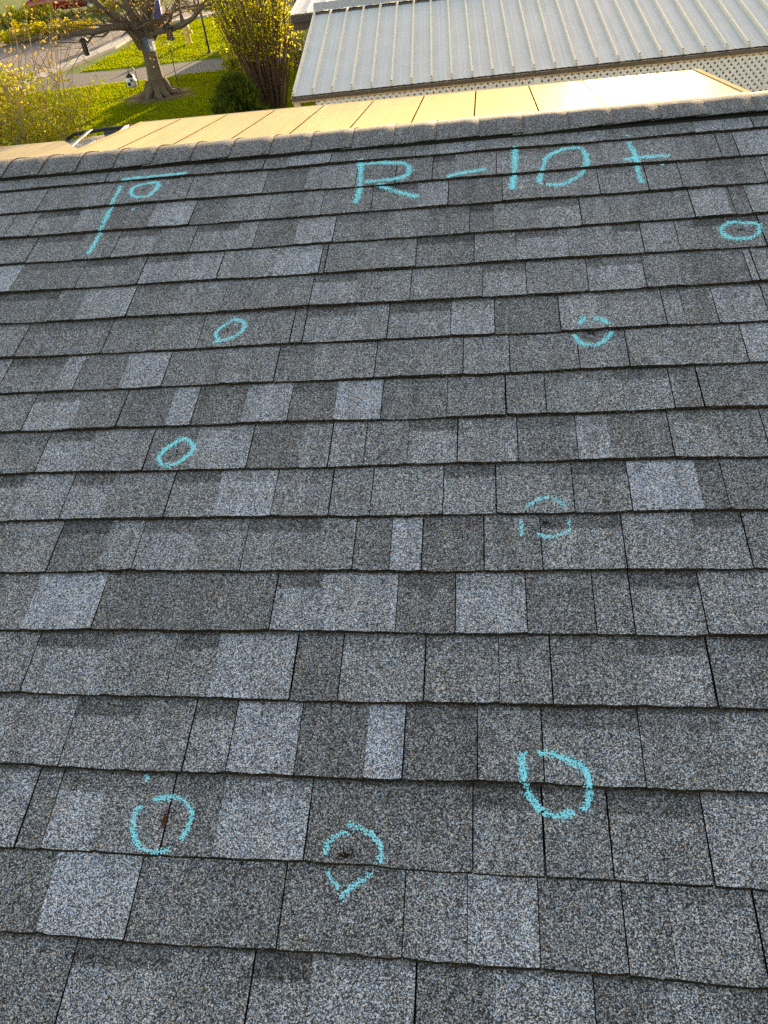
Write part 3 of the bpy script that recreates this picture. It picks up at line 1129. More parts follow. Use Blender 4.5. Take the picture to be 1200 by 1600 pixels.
b.box((PX0, -0.035, GUT - 0.060), (PX1, 0.04, GUT - 0.036))
b.build('beam', tanm, porch)
b = MB()
b.box((PX0 + 3.02, -0.080, GUT - 0.037), (PX0 + 3.08, -0.0712, GUT + 0.016)).box((PX0 + 5.9, -0.080, GUT - 0.037), (PX0 + 5.96, -0.0712, GUT + 0.016))
b.build('gutter_strap', brown, porch)
# flashing at the top, crumpled
b = MB()
r = random.Random(4)
V, F = [], []
nseg = 90
for i in range(nseg + 1):
    x = PX0 + (PX1 - PX0) * i / nseg
    y0_ = DEP - 0.10 + r.uniform(-0.012, 0.012)
    V += [(x, y0_, rz_(y0_) + 0.036 + r.uniform(-0.004, 0.006)), (x, DEP - 0.02, rz_(DEP) + 0.045 + r.uniform(-0.004, 0.004)), (x, DEP + 0.05, rz_(DEP) + 0.12)]
for i in range(nseg):
    F += [(i * 3, i * 3 + 3, i * 3 + 4, i * 3 + 1), (i * 3 + 1, i * 3 + 4, i * 3 + 5, i * 3 + 2)]
b.add(V, F)
b.build('flashing', simple('crumpled_flashing', (0.48, 0.46, 0.43), 0.4, 0.3, 0.35, 25), porch)
for x in (PX0 + 0.06, PX0 + 3.4, PX0 + 6.8, PX1 - 0.06):
    b = MB()
    b.box((x - 0.045, -0.028, 0.0), (x + 0.045, 0.038, GUT - 0.0625))
    b.build('post', tanm if x < PX0 + 1 else white_paint, porch)


def lattice(x0, x1, z0, z1, y):
    """diagonal laths, two crossed layers, with a frame"""
    b = MB()
    pitch_, w = 0.088, 0.036
    n = int((x1 - x0 + z1 - z0) / pitch_) + 2
    for layer, sgn in ((0, 1), (1, -1)):
        yy = y - 0.007 * layer
        for i in range(-1, n):
            # centre line x = xs + sgn*(z - z0)
            xs = x0 + i * pitch_ if sgn > 0 else x0 + i * pitch_
            ta, tb_ = 0.0, z1 - z0
            if sgn > 0:
                base = xs - (z1 - z0)
                lo = max(0.0, x0 - base); hi = min(z1 - z0, x1 - base)
                pa = (base + lo, z0 + lo); pb = (base + hi, z0 + hi)
            else:
                base = xs
                lo = max(0.0, base - x1); hi = min(z1 - z0, base - x0)
                pa = (base - lo, z0 + lo); pb = (base - hi, z0 + hi)
            if hi - lo < 0.03:
                continue
            dx, dz = (pb[0] - pa[0]), (pb[1] - pa[1])
            L = math.hypot(dx, dz); nx, nz = -dz / L * w / 2, dx / L * w / 2
            q = [(pa[0] + nx, pa[1] + nz), (pa[0] - nx, pa[1] - nz), (pb[0] - nx, pb[1] - nz), (pb[0] + nx, pb[1] + nz)]
            b.add([(px, yy, pz_) for px, pz_ in q] + [(px, yy + 0.006, pz_) for px, pz_ in q],
                  ((0, 1, 2, 3), (4, 7, 6, 5), (0, 4, 5, 1), (1, 5, 6, 2), (2, 6, 7, 3), (3, 7, 4, 0)))
    return b


lx = PX0 + 0.33
while lx < PX1 - 0.2:
    x1 = min(lx + 1.22, PX1 - 0.1)
    o = lattice(lx + 0.004, x1 - 0.004, GUT - 1.4, GUT - 0.064, 0.0).build('lattice_panel', white_paint, porch)
    o['kind'] = 'stuff'
    b = MB()
    b.box((x1 - 0.018, -0.018, GUT - 1.42), (x1 + 0.018, -0.008, GUT - 0.064))
    b.build('lattice_batten', white_paint, porch)
    lx = x1
b = MB()
b.box((PX0 + 0.33, 0.02, 0.0), (PX1 - 0.1, 0.05, GUT - 1.42))
b.build('skirting', white_paint, porch)
b = MB()
b.box((PX0 + 0.05, 0.06, 0.30), (PX1 - 0.05, DEP - 0.02, 0.36))
b.build('porch_floor', simple('porch_boards', (0.22, 0.17, 0.12), 0.8), porch)

nb = empty('neighbour_house', (-2.634, 8.858, GZ), GA)
tag(nb, 'neighbouring house with white ribbed roof and dark brown eave above the porch', 'house')
nx0, nx1, ny0, ny1 = -0.45, 12.0, DEP + 0.10, DEP + 7.2
ez = 2.80                            # eave height
b = MB()
b.box((nx0 + 0.35, ny0 + 0.02, 0), (nx1 - 0.3, ny1 - 0.3, ez - 0.14))
b.build('wall', siding, nb)
b = MB()
b.box((nx0, ny0 - 0.25, ez), (nx1, ny0 - 0.15, ez + 0.10))
b.build('eave_gutter', simple('dark_brown_eave', (0.055, 0.040, 0.036), 0.5, 0, 0.2, 4), nb)
b = MB()
b.box((nx0 + 0.02, ny0 - 0.148, ez - 0.13), (nx1, ny0 - 0.02, ez + 0.03))
b.build('fascia', simple('brown_fascia', (0.11, 0.065, 0.052), 0.6, 0, 0.2, 4), nb)
b = MB()
b.box((-3.7, 19.0, 0), (9.0, 25.5, 2.2)).add([(-3.8, 18.8, 2.18), (9.2, 18.8, 2.18), (9.2, 25.7, 2.18), (-3.8, 25.7, 2.18), (-3.8, 22.2, 2.6), (9.2, 22.2, 2.6)], ((0, 1, 5, 4), (2, 3, 4, 5), (0, 4, 3), (1, 2, 5)))
b.build('shade_block', siding, nb)  # added block, shaped to throw the broad shadow over the lawn
white_sheet = simple('white_sheet', (0.62, 0.60, 0.58), 0.5, 0.05, 0.12, 6)
NSL = math.tan(R(4.5))
nzf = lambda y: ez + 0.115 + (y - ny0 + 0.2) * NSL
for i in range(44):
    xa = nx0 + 0.01 + i * 0.279
    if xa + 0.279 > nx1:
        break
    b = MB()
    b.add([(xa, ny0 - 0.2, nzf(ny0 - 0.2)), (xa + 0.271, ny0 - 0.2, nzf(ny0 - 0.2)), (xa + 0.271, ny0 + 3.4, nzf(ny0 + 3.4)), (xa, ny0 + 3.4, nzf(ny0 + 3.4))], ((0, 1, 2, 3),))
    b.add([(xa - 0.014, ny0 - 0.21, nzf(ny0 - 0.2)), (xa + 0.014, ny0 - 0.21, nzf(ny0 - 0.2)), (xa + 0.008, ny0 - 0.21, nzf(ny0 - 0.2) + 0.03), (xa - 0.008, ny0 - 0.21, nzf(ny0 - 0.2) + 0.03),
           (xa - 0.014, ny0 + 3.4, nzf(ny0 + 3.4)), (xa + 0.014, ny0 + 3.4, nzf(ny0 + 3.4)), (xa + 0.008, ny0 + 3.4, nzf(ny0 + 3.4) + 0.03), (xa - 0.008, ny0 + 3.4, nzf(ny0 + 3.4) + 0.03)],
          ((0, 1, 2, 3), (1, 5, 6, 2), (2, 6, 7, 3), (3, 7, 4, 0)))
    b.build('roof_sheet', white_sheet, nb)
b = MB()
b.quad((nx0, ny0 + 3.39, nzf(ny0 + 3.4) - 0.004), (nx1, ny0 + 3.39, nzf(ny0 + 3.4) - 0.004), (nx1, ny1, nzf(ny0 - 0.2)), (nx0, ny1, nzf(ny0 - 0.2)))
b.quad((nx0 + 0.36, ny0 + 0.01, ez - 0.13), (nx0 + 0.36, ny1 - 0.3, ez - 0.13), (nx0 + 0.36, ny0 + 3.39, nzf(ny0 + 3.4) - 0.03), (nx0 + 0.36, ny0 + 3.3, nzf(ny0 + 3.3) - 0.03))
b.build('roof_back', white_sheet, nb)

# ================================================================== SHED at the left
shed = empty('shed', (0, 0, 0))
tag(shed, 'low shed with flat cream roof and terracotta end below the left bush', 'shed')
sy = 8.3
A = on_y(-60, 234, sy); B = on_y(12, 228, sy); Cc = on_y(100, 221, sy); D = on_y(133, 233, sy - 0.55)
tl = Vector((A.x, sy, B.z)); tm = Vector((B.x, sy, B.z)); tr_ = Vector((Cc.x, sy, B.z))
dz_ = 0.10
dep_ = 1.3


def slab(x0f, x1f, x0n, x1n, zup):
    b_ = MB()
    zf_, zn_ = B.z + zup, B.z + zup + dep_ * math.tan(R(3.5))
    q = [(x0n, sy - dep_, zn_), (x1n, sy - dep_, zn_), (x1f, sy, zf_), (x0f, sy, zf_)]
    b_.add(q + [(x, y, z - dz_) for x, y, z in q], ((0, 1, 2, 3), (4, 7, 6, 5), (0, 4, 5, 1), (1, 5, 6, 2), (2, 6, 7, 3), (3, 7, 4, 0)))
    return b_


slab(tm.x, tr_.x, tm.x, tr_.x + 1.0, 0.0).build('roof', cream_trim, shed)
slab(tl.x, tm.x - 0.004, tl.x, tm.x - 0.004, 0.004).build('end_panel', simple('terracotta_panel', (0.48, 0.22, 0.10), 0.6, 0, 0.15, 5), shed)
b = MB()
b.box((tl.x + 0.1, sy - dep_ + 0.1, GZ), (tr_.x - 0.05, sy - 0.1, B.z - dz_ - 0.001))
b.build('wall', siding, shed)

# ================================================================== VEHICLES
glass = NT('car_glass').principled((0.02, 0.022, 0.025), 0.05, 0, 0.8)
rubber = simple('tyre_rubber', (0.018, 0.018, 0.018), 0.85)
rim_mat = simple('alloy_rim', (0.45, 0.45, 0.46), 0.3, 0.8)
black_trim = simple('black_trim', (0.012, 0.012, 0.013), 0.4)


def make_car(name, label, loc, rz, paint, L=4.5, W=1.8, H=1.5, rack=False, group=None):
    c = empty(name, loc, rz)
    tag(c, label, 'car', group)
    gc = 0.2
    belt = 0.60 * H
    # stations along x: (x, half width, z bottom, z top)
    st = [(-0.50, 0.40, 0.30, 0.56), (-0.485, 0.455, 0.24, 0.60), (-0.40, 0.485, 0.20, 0.625), (-0.20, 0.5, 0.20, 0.64), (0.10, 0.5, 0.20, 0.65), (0.28, 0.495, 0.20, 0.625),
          (0.40, 0.475, 0.21, 0.58), (0.475, 0.43, 0.26, 0.52), (0.5, 0.37, 0.32, 0.45)]
    b = MB()
    ring = []
    for (x, hw, zb, zt) in st:
        X, Wd = x * L, hw * W
        zb, zt = zb * 1.0 * H / 1.5 * 1.2, zt * H
        mid = (zb + zt) / 2
        ring.append([(X, -Wd * 0.90, zb), (X, -Wd, mid - 0.08), (X, -Wd * 0.985, zt - 0.12), (X, -Wd * 0.90, zt), (X, -Wd * 0.45, zt + 0.03), (X, Wd * 0.45, zt + 0.03), (X, Wd * 0.90, zt), (X, Wd * 0.985, zt - 0.12), (X, Wd, mid - 0.08), (X, Wd * 0.90, zb)])
    k = 10
    for rg in ring:
        b.v += rg
    for i in range(len(ring) - 1):
        for q in range(k):
            q2 = (q + 1) % k
            b.f.append((i * k + q, i * k + q2, (i + 1) * k + q2, (i + 1) * k + q)); b.mi.append(0)
    b.f.append(tuple(range(k))); b.f.append(tuple((len(ring) - 1) * k + q for q in range(k))); b.mi += [0, 0]
    body = b.build('body', paint, c, smooth=True)
    # cabin: roof shell and the windows around it
    ct = [(-0.455, 0.44, 0.63), (-0.36, 0.385, 0.985), (-0.20, 0.40, 1.0), (0.02, 0.395, 0.99), (0.10, 0.375, 0.955), (0.29, 0.44, 0.64)]
    b = MB()
    prof_ = ct[1:5]
    for (x, hw, z) in prof_:
        X, Wd, Z = x * L, hw * W, z * H
        b.v += [(X, -Wd, Z - 0.05), (X, -Wd * 0.9, Z), (X, -Wd * 0.4, Z + 0.025), (X, Wd * 0.4, Z + 0.025), (X, Wd * 0.9, Z), (X, Wd, Z - 0.05)]
    for i in range(3):
        for q in range(5):
            b.f.append((i * 6 + q, (i + 1) * 6 + q, (i + 1) * 6 + q + 1, i * 6 + q + 1)); b.mi.append(0)
    b.build('roof', paint, c, smooth=True)
    beltw = 0.452 * W
    zb = 0.63 * H
    P = lambda i, s, lo: Vector((ct[i][0] * L, s * (beltw if lo else ct[i][1] * W), zb if lo else ct[i][2] * H - 0.05))
    # pillars (paint) as bars, glass between
    for s in (-1, 1):
        b = MB()
        b.quad(Vector((ct[0][0] * L + 0.1, s * beltw, zb)), Vector((-0.06 * L, s * beltw, zb)), Vector((-0.08 * L, s * ct[2][1] * W, 0.965 * H)), Vector((ct[1][0] * L + .03, s * ct[1][1] * W, ct[1][2] * H - 0.055)))
        b.build('side_window', glass, c)
        b = MB()
        b.quad(Vector((-0.045 * L, s * beltw, zb)), Vector((ct[5][0] * L - 0.12, s * beltw, zb)), Vector((ct[4][0] * L - .03, s * ct[4][1] * W, ct[4][2] * H - 0.055)), Vector((-0.065 * L, s * ct[2][1] * W, 0.965 * H)))
        b.build('side_window', glass, c)
        b = MB()
        for a, d in (((ct[5][0] * L, s * 0.44 * W, zb - 0.01), (ct[4][0] * L, s * ct[4][1] * W, ct[4][2] * H - 0.03)),
                     ((-0.052 * L, s * beltw, zb), (-0.072 * L, s * 0.398 * W, 0.965 * H)),
                     ((ct[0][0] * L, s * 0.43 * W, zb - 0.01), (ct[1][0] * L, s * ct[1][1] * W, ct[1][2] * H - 0.03))):
            b.tube([a, d], 0.035, 6)
        b.build('pillar', paint, c)
    b = MB()
    w5 = 0.42 * W
    b.quad((ct[5][0] * L, -w5, zb), (ct[5][0] * L, w5, zb), (ct[4][0] * L, 0.36 * W, ct[4][2] * H), (ct[4][0] * L, -0.36 * W, ct[4][2] * H))
    b.build('windscreen', glass, c)
    b = MB()
    b.quad((ct[0][0] * L, w5, zb), (ct[0][0] * L, -w5, zb), (ct[1][0] * L, -0.36 * W, ct[1][2] * H), (ct[1][0] * L, 0.36 * W, ct[1][2] * H))
    b.build('rear_window', glass, c)
    for x in (-0.30 * L, 0.31 * L):
        for s in (-1, 1):
            b = MB()
            yy = s * (W * 0.5 - 0.10)
            ringp = []
            n = 18
            for q in range(n):
                t = math.tau * q / n
                for rr, dy in ((0.20, 0.11), (0.31, 0.115), (0.335, 0.08), (0.335, -0.08), (0.31, -0.115)):
                    ringp.append((x + rr * math.cos(t), yy + s * dy, 0.335 + rr * math.sin(t)))
            F = []
            for q in range(n):
                q2 = (q + 1) % n
                for j in range(4):
                    F.append((q * 5 + j, q2 * 5 + j, q2 * 5 + j + 1, q * 5 + j + 1))
            b.add(ringp, F)
            wh = b.build('wheel', rubber, c, smooth=True)
            b = MB()
            V = [(x, yy + s * 0.095, 0.335)] + [(x + 0.205 * math.cos(math.tau * q / 10) * (1 if q % 2 else 0.97), yy + s * 0.112, 0.335 + 0.205 * math.sin(math.tau * q / 10)) for q in range(10)]
            b.add(V, [(0, 1 + q, 1 + (q + 1) % 10) for q in range(10)])
            b.build('rim', rim_mat, wh)
    for s in (-1, 1):
        b = MB(); b.box((0.472 * L, s * 0.36 * W - 0.13, 0.43 * H), (0.493 * L, s * 0.36 * W + 0.13, 0.485 * H)); b.build('headlight', rim_mat, c)
        b = MB(); b.box((-0.502 * L, s * 0.38 * W - 0.09, 0.46 * H), (-0.48 * L, s * 0.38 * W + 0.09, 0.56 * H)); b.build('tail_light', simple('tail_red', (0.25, 0.01, 0.01), 0.3), c)
    if rack:
        zt = H
        for s in (-1, 1):
            b = MB()
            y = s * 0.375 * W
            pts = [(-0.37 * L, y, zt - 0.035), (-0.33 * L, y, zt + 0.05), (-0.2 * L, y, zt + 0.075), (-0.02 * L, y, zt + 0.065), (0.05 * L, y, zt + 0.04), (0.09 * L, y, zt - 0.04)]
            b.tube(pts, 0.03, 8)
            for x in (-0.19, -0.03):
                b.box((x * L - 0.12, y - 0.035, zt - 0.02), (x * L + 0.12, y + 0.035, zt + 0.06), taper=0.012)
            b.build('roof_rail', black_trim, c)
        for x in (-0.26, -0.12):
            b = MB()
            b.box((x * L - 0.035, -0.37 * W, zt + 0.075), (x * L + 0.035, 0.37 * W, zt + 0.105))
            b.build('crossbar', rim_mat, c, bevel=0.01)
    return c


silver = simple('silver_paint', (0.55, 0.55, 0.56), 0.28, 0.25, 0.06, 3, coat=0.6)
redp = simple('red_paint', (0.32, 0.010, 0.014), 0.25, 0.0, 0.1, 3, coat=0.6)
whitep = simple('white_paint', (0.70, 0.69, 0.67), 0.3, 0.0, 0.05, 3, coat=0.5)
make_car('parked_car', 'silver car with black roof rails and crossbars parked beyond the patio cover', (-5.55, 10.30, GZ), R(4), silver, 4.7, 1.85, 1.62, rack=True)
make_car('parked_car', 'dark red car parked nearest the yellow bushes across the road', (-25.0, 49.6, GZ), R(12), redp, 4.6, 1.8, 1.5)
make_car('parked_car', 'bright red car behind the tree limbs at the top of the photo', (-21.0, 51.5, GZ), R(95), redp, 4.4, 1.8, 1.5)
make_car('parked_car', 'white car half hidden behind the tall yellow shrub', (-8.2, 34.6, GZ), R(80), whitep, 4.6, 1.85, 1.7)

# ================================================================== TREES AND SHRUBS
bark_t = NT('tree_bark')
bk = bark_t.coord()
bmap = bark_t.n('ShaderNodeMapping'); bmap.inputs['Scale'].default_value = (9, 9, 1.6)
bark_t.l(bk, bmap.inputs[0])
bf = bark_t.noise(bmap.outputs[0], 2.2, 5, 0.7)
bark = bark_t.principled(bark_t.mix(bf, (0.08, 0.06, 0.042), (0.26, 0.195, 0.135)), 0.9, 0, 0.2, bark_t.bump(bf, 0.9, 0.03))
twig_mat = simple('pink_twig', (0.30, 0.19, 0.13), 0.8, 0, 0.3, 6)
stem_mat = simple('shrub_stem', (0.15, 0.085, 0.045), 0.85, 0, 0.35, 8)
leaf_yellow = leafy('young_yellow_leaf', (0.36, 0.42, 0.03), (0.66, 0.58, 0.06), 0.62, 1.5)
leaf_orange = leafy('young_orange_leaf', (0.48, 0.32, 0.09), (0.58, 0.44, 0.11), 0.5, 1.5)
leaf_ever = leafy('evergreen_spray', (0.075, 0.12, 0.016), (0.22, 0.25, 0.035), 0.4, 3)
leaf_bloom = leafy('yellow_bloom', (0.40, 0.37, 0.012), (0.62, 0.50, 0.02), 0.4, 2)


def leaves(name, centers, size, mat, parent, seed=0, aspect=1.6, origin=(0, 0, 0)):
    g = np.random.default_rng(seed)
    c = np.asarray(centers, dtype=float)
    n = len(c)
    d = g.normal(size=(n, 3)); d /= np.linalg.norm(d, axis=1, keepdims=True)
    e = np.cross(d, g.normal(size=(n, 3))); e /= np.linalg.norm(e, axis=1, keepdims=True)
    f = np.cross(d, e)
    s = size * g.uniform(0.6, 1.35, (n, 1))
    v = np.stack([c - d * s * aspect * 0.5, c + e * s * 0.5 + f * s * 0.12, c + d * s * aspect * 0.5, c - e * s * 0.5 + f * s * 0.12], 1).reshape(-1, 3)
    v -= np.asarray(origin)
    return fast_mesh(name, v, np.arange(n * 4).reshape(-1, 4), mat, parent)


def grow(b, tips, p, d, L, r, depth, rg, gravity=0.0, spread=0.6, minr=0.003, segs=4, kids=(2, 4)):
    pts, rad = [p.copy()], [r]
    q = p.copy(); dd = d.normalized()
    for i in range(segs):
        dd = (dd + Vector((rg.gauss(0, 0.16), rg.gauss(0, 0.16), rg.gauss(0, 0.12) + gravity))).normalized()
        q = q + dd * (L / segs)
        pts.append(q.copy()); rad.append(max(minr, r * (1 - 0.6 * (i + 1) / segs)))
        if depth <= 1:
            tips.append(q.copy())
    b.tube(pts, rad, 5 if r > 0.02 else 3, cap=False)
    if depth > 0:
        for _ in range(rg.randint(*kids)):
            i = rg.randint(1, segs)
            a = Vector((rg.gauss(0, 1), rg.gauss(0, 1), rg.gauss(0.15, 0.8))).normalized()
            nd = (dd * (1 - spread) + a * spread).normalized()
            grow(b, tips, pts[i], nd, L * rg.uniform(0.45, 0.75), max(minr, rad[i] * 0.62), depth - 1, rg, gravity, spread, minr, max(3, segs - 1), kids)


# ---- the big bare tree on the lawn
TY = 22.33
tree = empty('maple_tree', on_z(250, 152))
tree.location.y = TY
tree_o = Vector(tree.location)
tag(tree, 'thick-trunked budding tree on the lawn with bird feeders hanging from its limbs', 'tree')
tp = lambda x, y, dy=0.0: on_y(x, y, TY + dy) - tree_o
b = MB()
tr_pts = [(251, 157), (250, 148), (247, 138), (243, 120), (238, 100), (233, 80), (230, 70)]
tr_rad = [0.50, 0.38, 0.27, 0.235, 0.21, 0.205, 0.23]
b.tube([tp(x, y) for x, y in tr_pts], tr_rad, 14)
rg = random.Random(21)
for a in range(9):                   # root flare
    t = a / 9 * math.tau + rg.uniform(-.2, .2)
    L = rg.uniform(0.7, 1.25)
    b.tube([(0.18 * math.cos(t), 0.18 * math.sin(t), 0.42), (0.42 * math.cos(t), 0.42 * math.sin(t), 0.12), (L * math.cos(t + .15), L * math.sin(t + .15), -0.03)], [0.16, 0.11, 0.03], 7)
b.build('trunk', bark, tree, smooth=True)
limbs = [
    ([(226, 72, 0), (212, 52, -.1), (196, 36, -.3), (180, 26, -.5), (160, 14, -.7), (135, -12, -.9)], [0.22, 0.19, 0.15, 0.12, 0.10, 0.07]),
    ([(205, 42, -.2), (190, 41, -.6), (172, 43, -.9), (150, 50, -1.2), (117, 53, -1.5), (83, 57, -1.8), (50, 60, -2.1), (5, 73, -2.4)], [0.13, 0.11, 0.085, 0.07, 0.055, 0.045, 0.032, 0.018]),
    ([(229, 72, .1), (218, 45, .2), (206, 22, .3), (196, -5, .3), (186, -60, .2)], [0.21, 0.17, 0.15, 0.13, 0.09]),
    ([(232, 70, 0), (231, 42, .2), (230, 15, .4), (226, -20, .5), (225, -80, .7)], [0.22, 0.18, 0.155, 0.13, 0.09]),
    ([(235, 68, .1), (235, 42, .1), (235, 18, 0), (240, -8, -.2), (250, -40, -.4)], [0.15, 0.10, 0.085, 0.07, 0.05]),
    ([(237, 58, -.1), (243, 49, -.3), (262, 46, -.5), (284, 40, -.7), (302, 28, -.9), (314, 12, -1.0), (324, -8, -1.0)], [0.13, 0.105, 0.09, 0.075, 0.062, 0.05, 0.035]),
    ([(302, 28, -.9), (312, 14, -1.0), (334, 3, -1.2), (352, -6, -1.3)], [0.05, 0.04, 0.03, 0.02]),
    ([(236, 40, 0), (256, 24, .3), (285, 12, .6), (312, 8, .9), (330, -2, 1.0)], [0.045, 0.04, 0.036, 0.03, 0.02]),
    ([(238, 46, 0), (256, 33, .2), (272, 14, .4), (284, -8, .5)], [0.05, 0.04, 0.032, 0.028]),
    ([(148, 50, -1.2), (143, 58, -1.2), (138, 66, -1.3), (127, 66, -1.4)], [0.04, 0.032, 0.025, 0.015]),
]
bl_ = MB()
tips = []
for li, (pts, rad) in enumerate(limbs):
    P = [tp(*q) for q in pts]
    bl_.tube(P, rad, 8, cap=False)
    for i in range(1, len(P)):
        for _ in range(2 if rad[i] > 0.03 else 3):
            t = rg.random()
            q = P[i - 1].lerp(P[i], t)
            d = (P[i] - P[i - 1]).normalized() * 0.5 + Vector((rg.gauss(0, .7), rg.gauss(0, .8), rg.gauss(.25, .6) if li not in (5, 6) else rg.uniform(.9, 1.8)))
            grow(bl_, tips, q, d, rg.uniform(0.7, 1.5), min(0.035, rad[i] * 0.45), 2, rg, 0.02, 0.6, 0.005, 4, (2, 3))
    grow(bl_, tips, P[-1], P[-1] - P[-2], 2.2, rad[-1], 3, rg, 0.03, 0.55, 0.005, 4, (2, 3))
bl_.build('branch_crown', bark, tree, smooth=True)
g = np.random.default_rng(8)
T = np.array([tuple(t) for t in tips])
T = T[g.random(len(T)) < 0.22]
bud = np.repeat(T, 2, 0) + g.normal(0, 0.06, (len(T) * 2, 3))
leaves('bud_cluster', bud, 0.032, leaf_orange, tree, 5)
mulch = simple('bark_mulch', (0.13, 0.075, 0.045), 0.95, 0, 0.5, 18)
b = MB()
V, F = [(0, 0, 0.07)], []
nn = 26
for q in range(nn):
    t = math.tau * q / nn
    rr = 1.15 * rg.uniform(0.8, 1.2)
    V += [(rr * 0.6 * math.cos(t), rr * 0.6 * math.sin(t), 0.06 + rg.uniform(-.02, .03)), (rr * 1.25 * math.cos(t), rr * math.sin(t), -0.005)]
for q in range(nn):
    q2 = (q + 1) % nn
    F += [(0, 1 + q * 2, 1 + q2 * 2), (1 + q * 2, 2 + q * 2, 2 + q2 * 2, 1 + q2 * 2)]
b.add(V, F)
mo = b.build('mulch_bed', mulch)
mo.location = tree.location
tag(mo, 'brown mulch ring at the foot of the thick-trunked tree', 'mulch')

# ---- tall multi-stemmed shrub
sh_o = on_z(428, 168)
shrub = empty('tall_shrub', sh_o)
tag(shrub, 'tall many-stemmed shrub with yellow-green leaves left of the metal porch roof', 'shrub')
b = MB()
lv = []
rg = random.Random(5)
for i in range(120):
    a = rg.uniform(0, math.tau)
    br = rg.uniform(0, 0.38)
    p = Vector((br * math.cos(a), br * math.sin(a), 0))
    lean = rg.uniform(0.05, 0.36)
    d = Vector((math.cos(a) * lean + rg.gauss(-0.02, .06), math.sin(a) * lean + rg.gauss(0, .06), 1)).normalized()
    L = rg.uniform(2.6, 4.6)
    pts = [p]
    q = p.copy()
    for s in range(7):
        d = (d + Vector((rg.gauss(0, .05), rg.gauss(0, .05), 0.02))).normalized()
        q = q + d * L / 7
        pts.append(q.copy())
        if s >= 2:
            for _ in range(2):
                tl_ = rg.uniform(0.2, 0.6)
                td = (d * 0.6 + Vector((rg.gauss(0, .6), rg.gauss(0, .6), rg.gauss(.1, .4)))).normalized()
                e = q + td * tl_
                b.tube([q, q.lerp(e, .5) + Vector((0, 0, .02)), e], [0.007, 0.005, 0.003], 3, cap=False)
                for _ in range(9):
                    lv.append(tuple(q.lerp(e, rg.uniform(.1, 1.1)) + Vector((rg.gauss(0, .07), rg.gauss(0, .07), rg.gauss(0, .07)))))
    b.tube(pts, [0.022 - 0.0025 * s for s in range(8)], 4, cap=False)
b.build('stem_cluster', stem_mat, shrub)
leaves('leaf_crown', lv, 0.043, leaf_yellow, shrub, 3)
# low leaves at its foot to the right, and a small one to the left
def leafy_bush(name, label, loc, rx_, ry_, h, n, size, mat, seed, cat='bush', stems=40, group=None, twigs=twig_mat, flame=0.0):
    bs = empty(name, loc)
    tag(bs, label, cat, group)
    r_ = random.Random(seed)
    b_ = MB(); L_ = []
    per = max(1, n // max(1, stems * 6))
    for i in range(stems):
        a = r_.uniform(0, math.tau)
        rr = math.sqrt(r_.random())
        tipv = Vector((math.cos(a) * rx_ * rr, math.sin(a) * ry_ * rr, h * (1 - 0.35 * rr * rr) * r_.uniform(0.6, 1.08)))
        base = Vector((tipv.x * 0.25, tipv.y * 0.25, 0))
        pts = []
        for s in range(6):
            t = s / 5
            q = base.lerp(tipv, t) + Vector((r_.gauss(0, .05), r_.gauss(0, .05), 0)) * h * 0.4 * t
            pts.append(q)
        b_.tube(pts, [0.016, 0.014, 0.011, 0.009, 0.006, 0.003], 3, cap=False)
        for s in range(1, 6):
            for _ in range(2):
                d = Vector((r_.gauss(0, 1), r_.gauss(0, 1), r_.gauss(.5, .6))).normalized()
                e = pts[s] + d * h * r_.uniform(0.08, 0.22)
                b_.tube([pts[s], e], [0.006, 0.0025], 3, cap=False)
                clump_ = r_.random()
                for _ in range(int(per * (2.4 if clump_ > 0.72 else 0.45)) + 1):
                    q = pts[s].lerp(e, r_.uniform(.3, 1.15))
                    L_.append(tuple(q + Vector((r_.gauss(0, .05), r_.gauss(0, .05), r_.gauss(0, .05))) * h * 0.6))
    b_.build('stem_cluster', twigs, bs)
    leaves('leaf_crown', L_, size, mat, bs, seed)
    return bs


lb = on_y(40, 215, 11.3)
lbush = leafy_bush('leafy_bush', 'open bush with yellow-green young leaves and pinkish twigs at the left edge', (lb.x - 0.55, 11.3, GZ), 1.75, 1.3, 2.75, 22000, 0.042, leaf_yellow, 12, stems=130)
# orange-tipped shoots of the same bush
r_ = random.Random(77)
pts_ = []
bt = MB()
for i in range(300):
    a = r_.uniform(0, math.tau); rr = math.sqrt(r_.random())
    p = Vector((math.cos(a) * 1.8 * rr, math.sin(a) * 1.3 * rr, r_.uniform(0.9, 2.7)))
    d = Vector((r_.gauss(0.1, .4), r_.gauss(0, .35), 1)).normalized()
    e = p + d * r_.uniform(0.5, 1.5)
    bt.tube([p, p.lerp(e, .5) + Vector((r_.gauss(0, .03), 0, 0)), e], [0.007, 0.005, 0.0025], 3, cap=False)
    for _ in range(6):
        pts_.append(tuple(p.lerp(e, r_.uniform(.2, 1)) + Vector((r_.gauss(0, .03), r_.gauss(0, .03), r_.gauss(0, .03)))))
bt.build('shoot_cluster', twig_mat, lbush)
leaves('bud_cluster', pts_, 0.036, leaf_orange, lbush, 9)
leafy_bush('low_bush', 'small yellow-leaved bush between the grey driveway and the tall shrub', on_z(372, 118), 0.45, 0.4, 0.9, 900, 0.05, leaf_yellow, 31, stems=24, twigs=stem_mat)
leafy_bush('low_bush', 'yellow-leaved bush tucked behind the left end of the porch roof', on_z(474, 118) + Vector((0, 0, 0)), 0.7, 0.6, 1.7, 1500, 0.042, leaf_yellow, 32, stems=36, twigs=stem_mat)

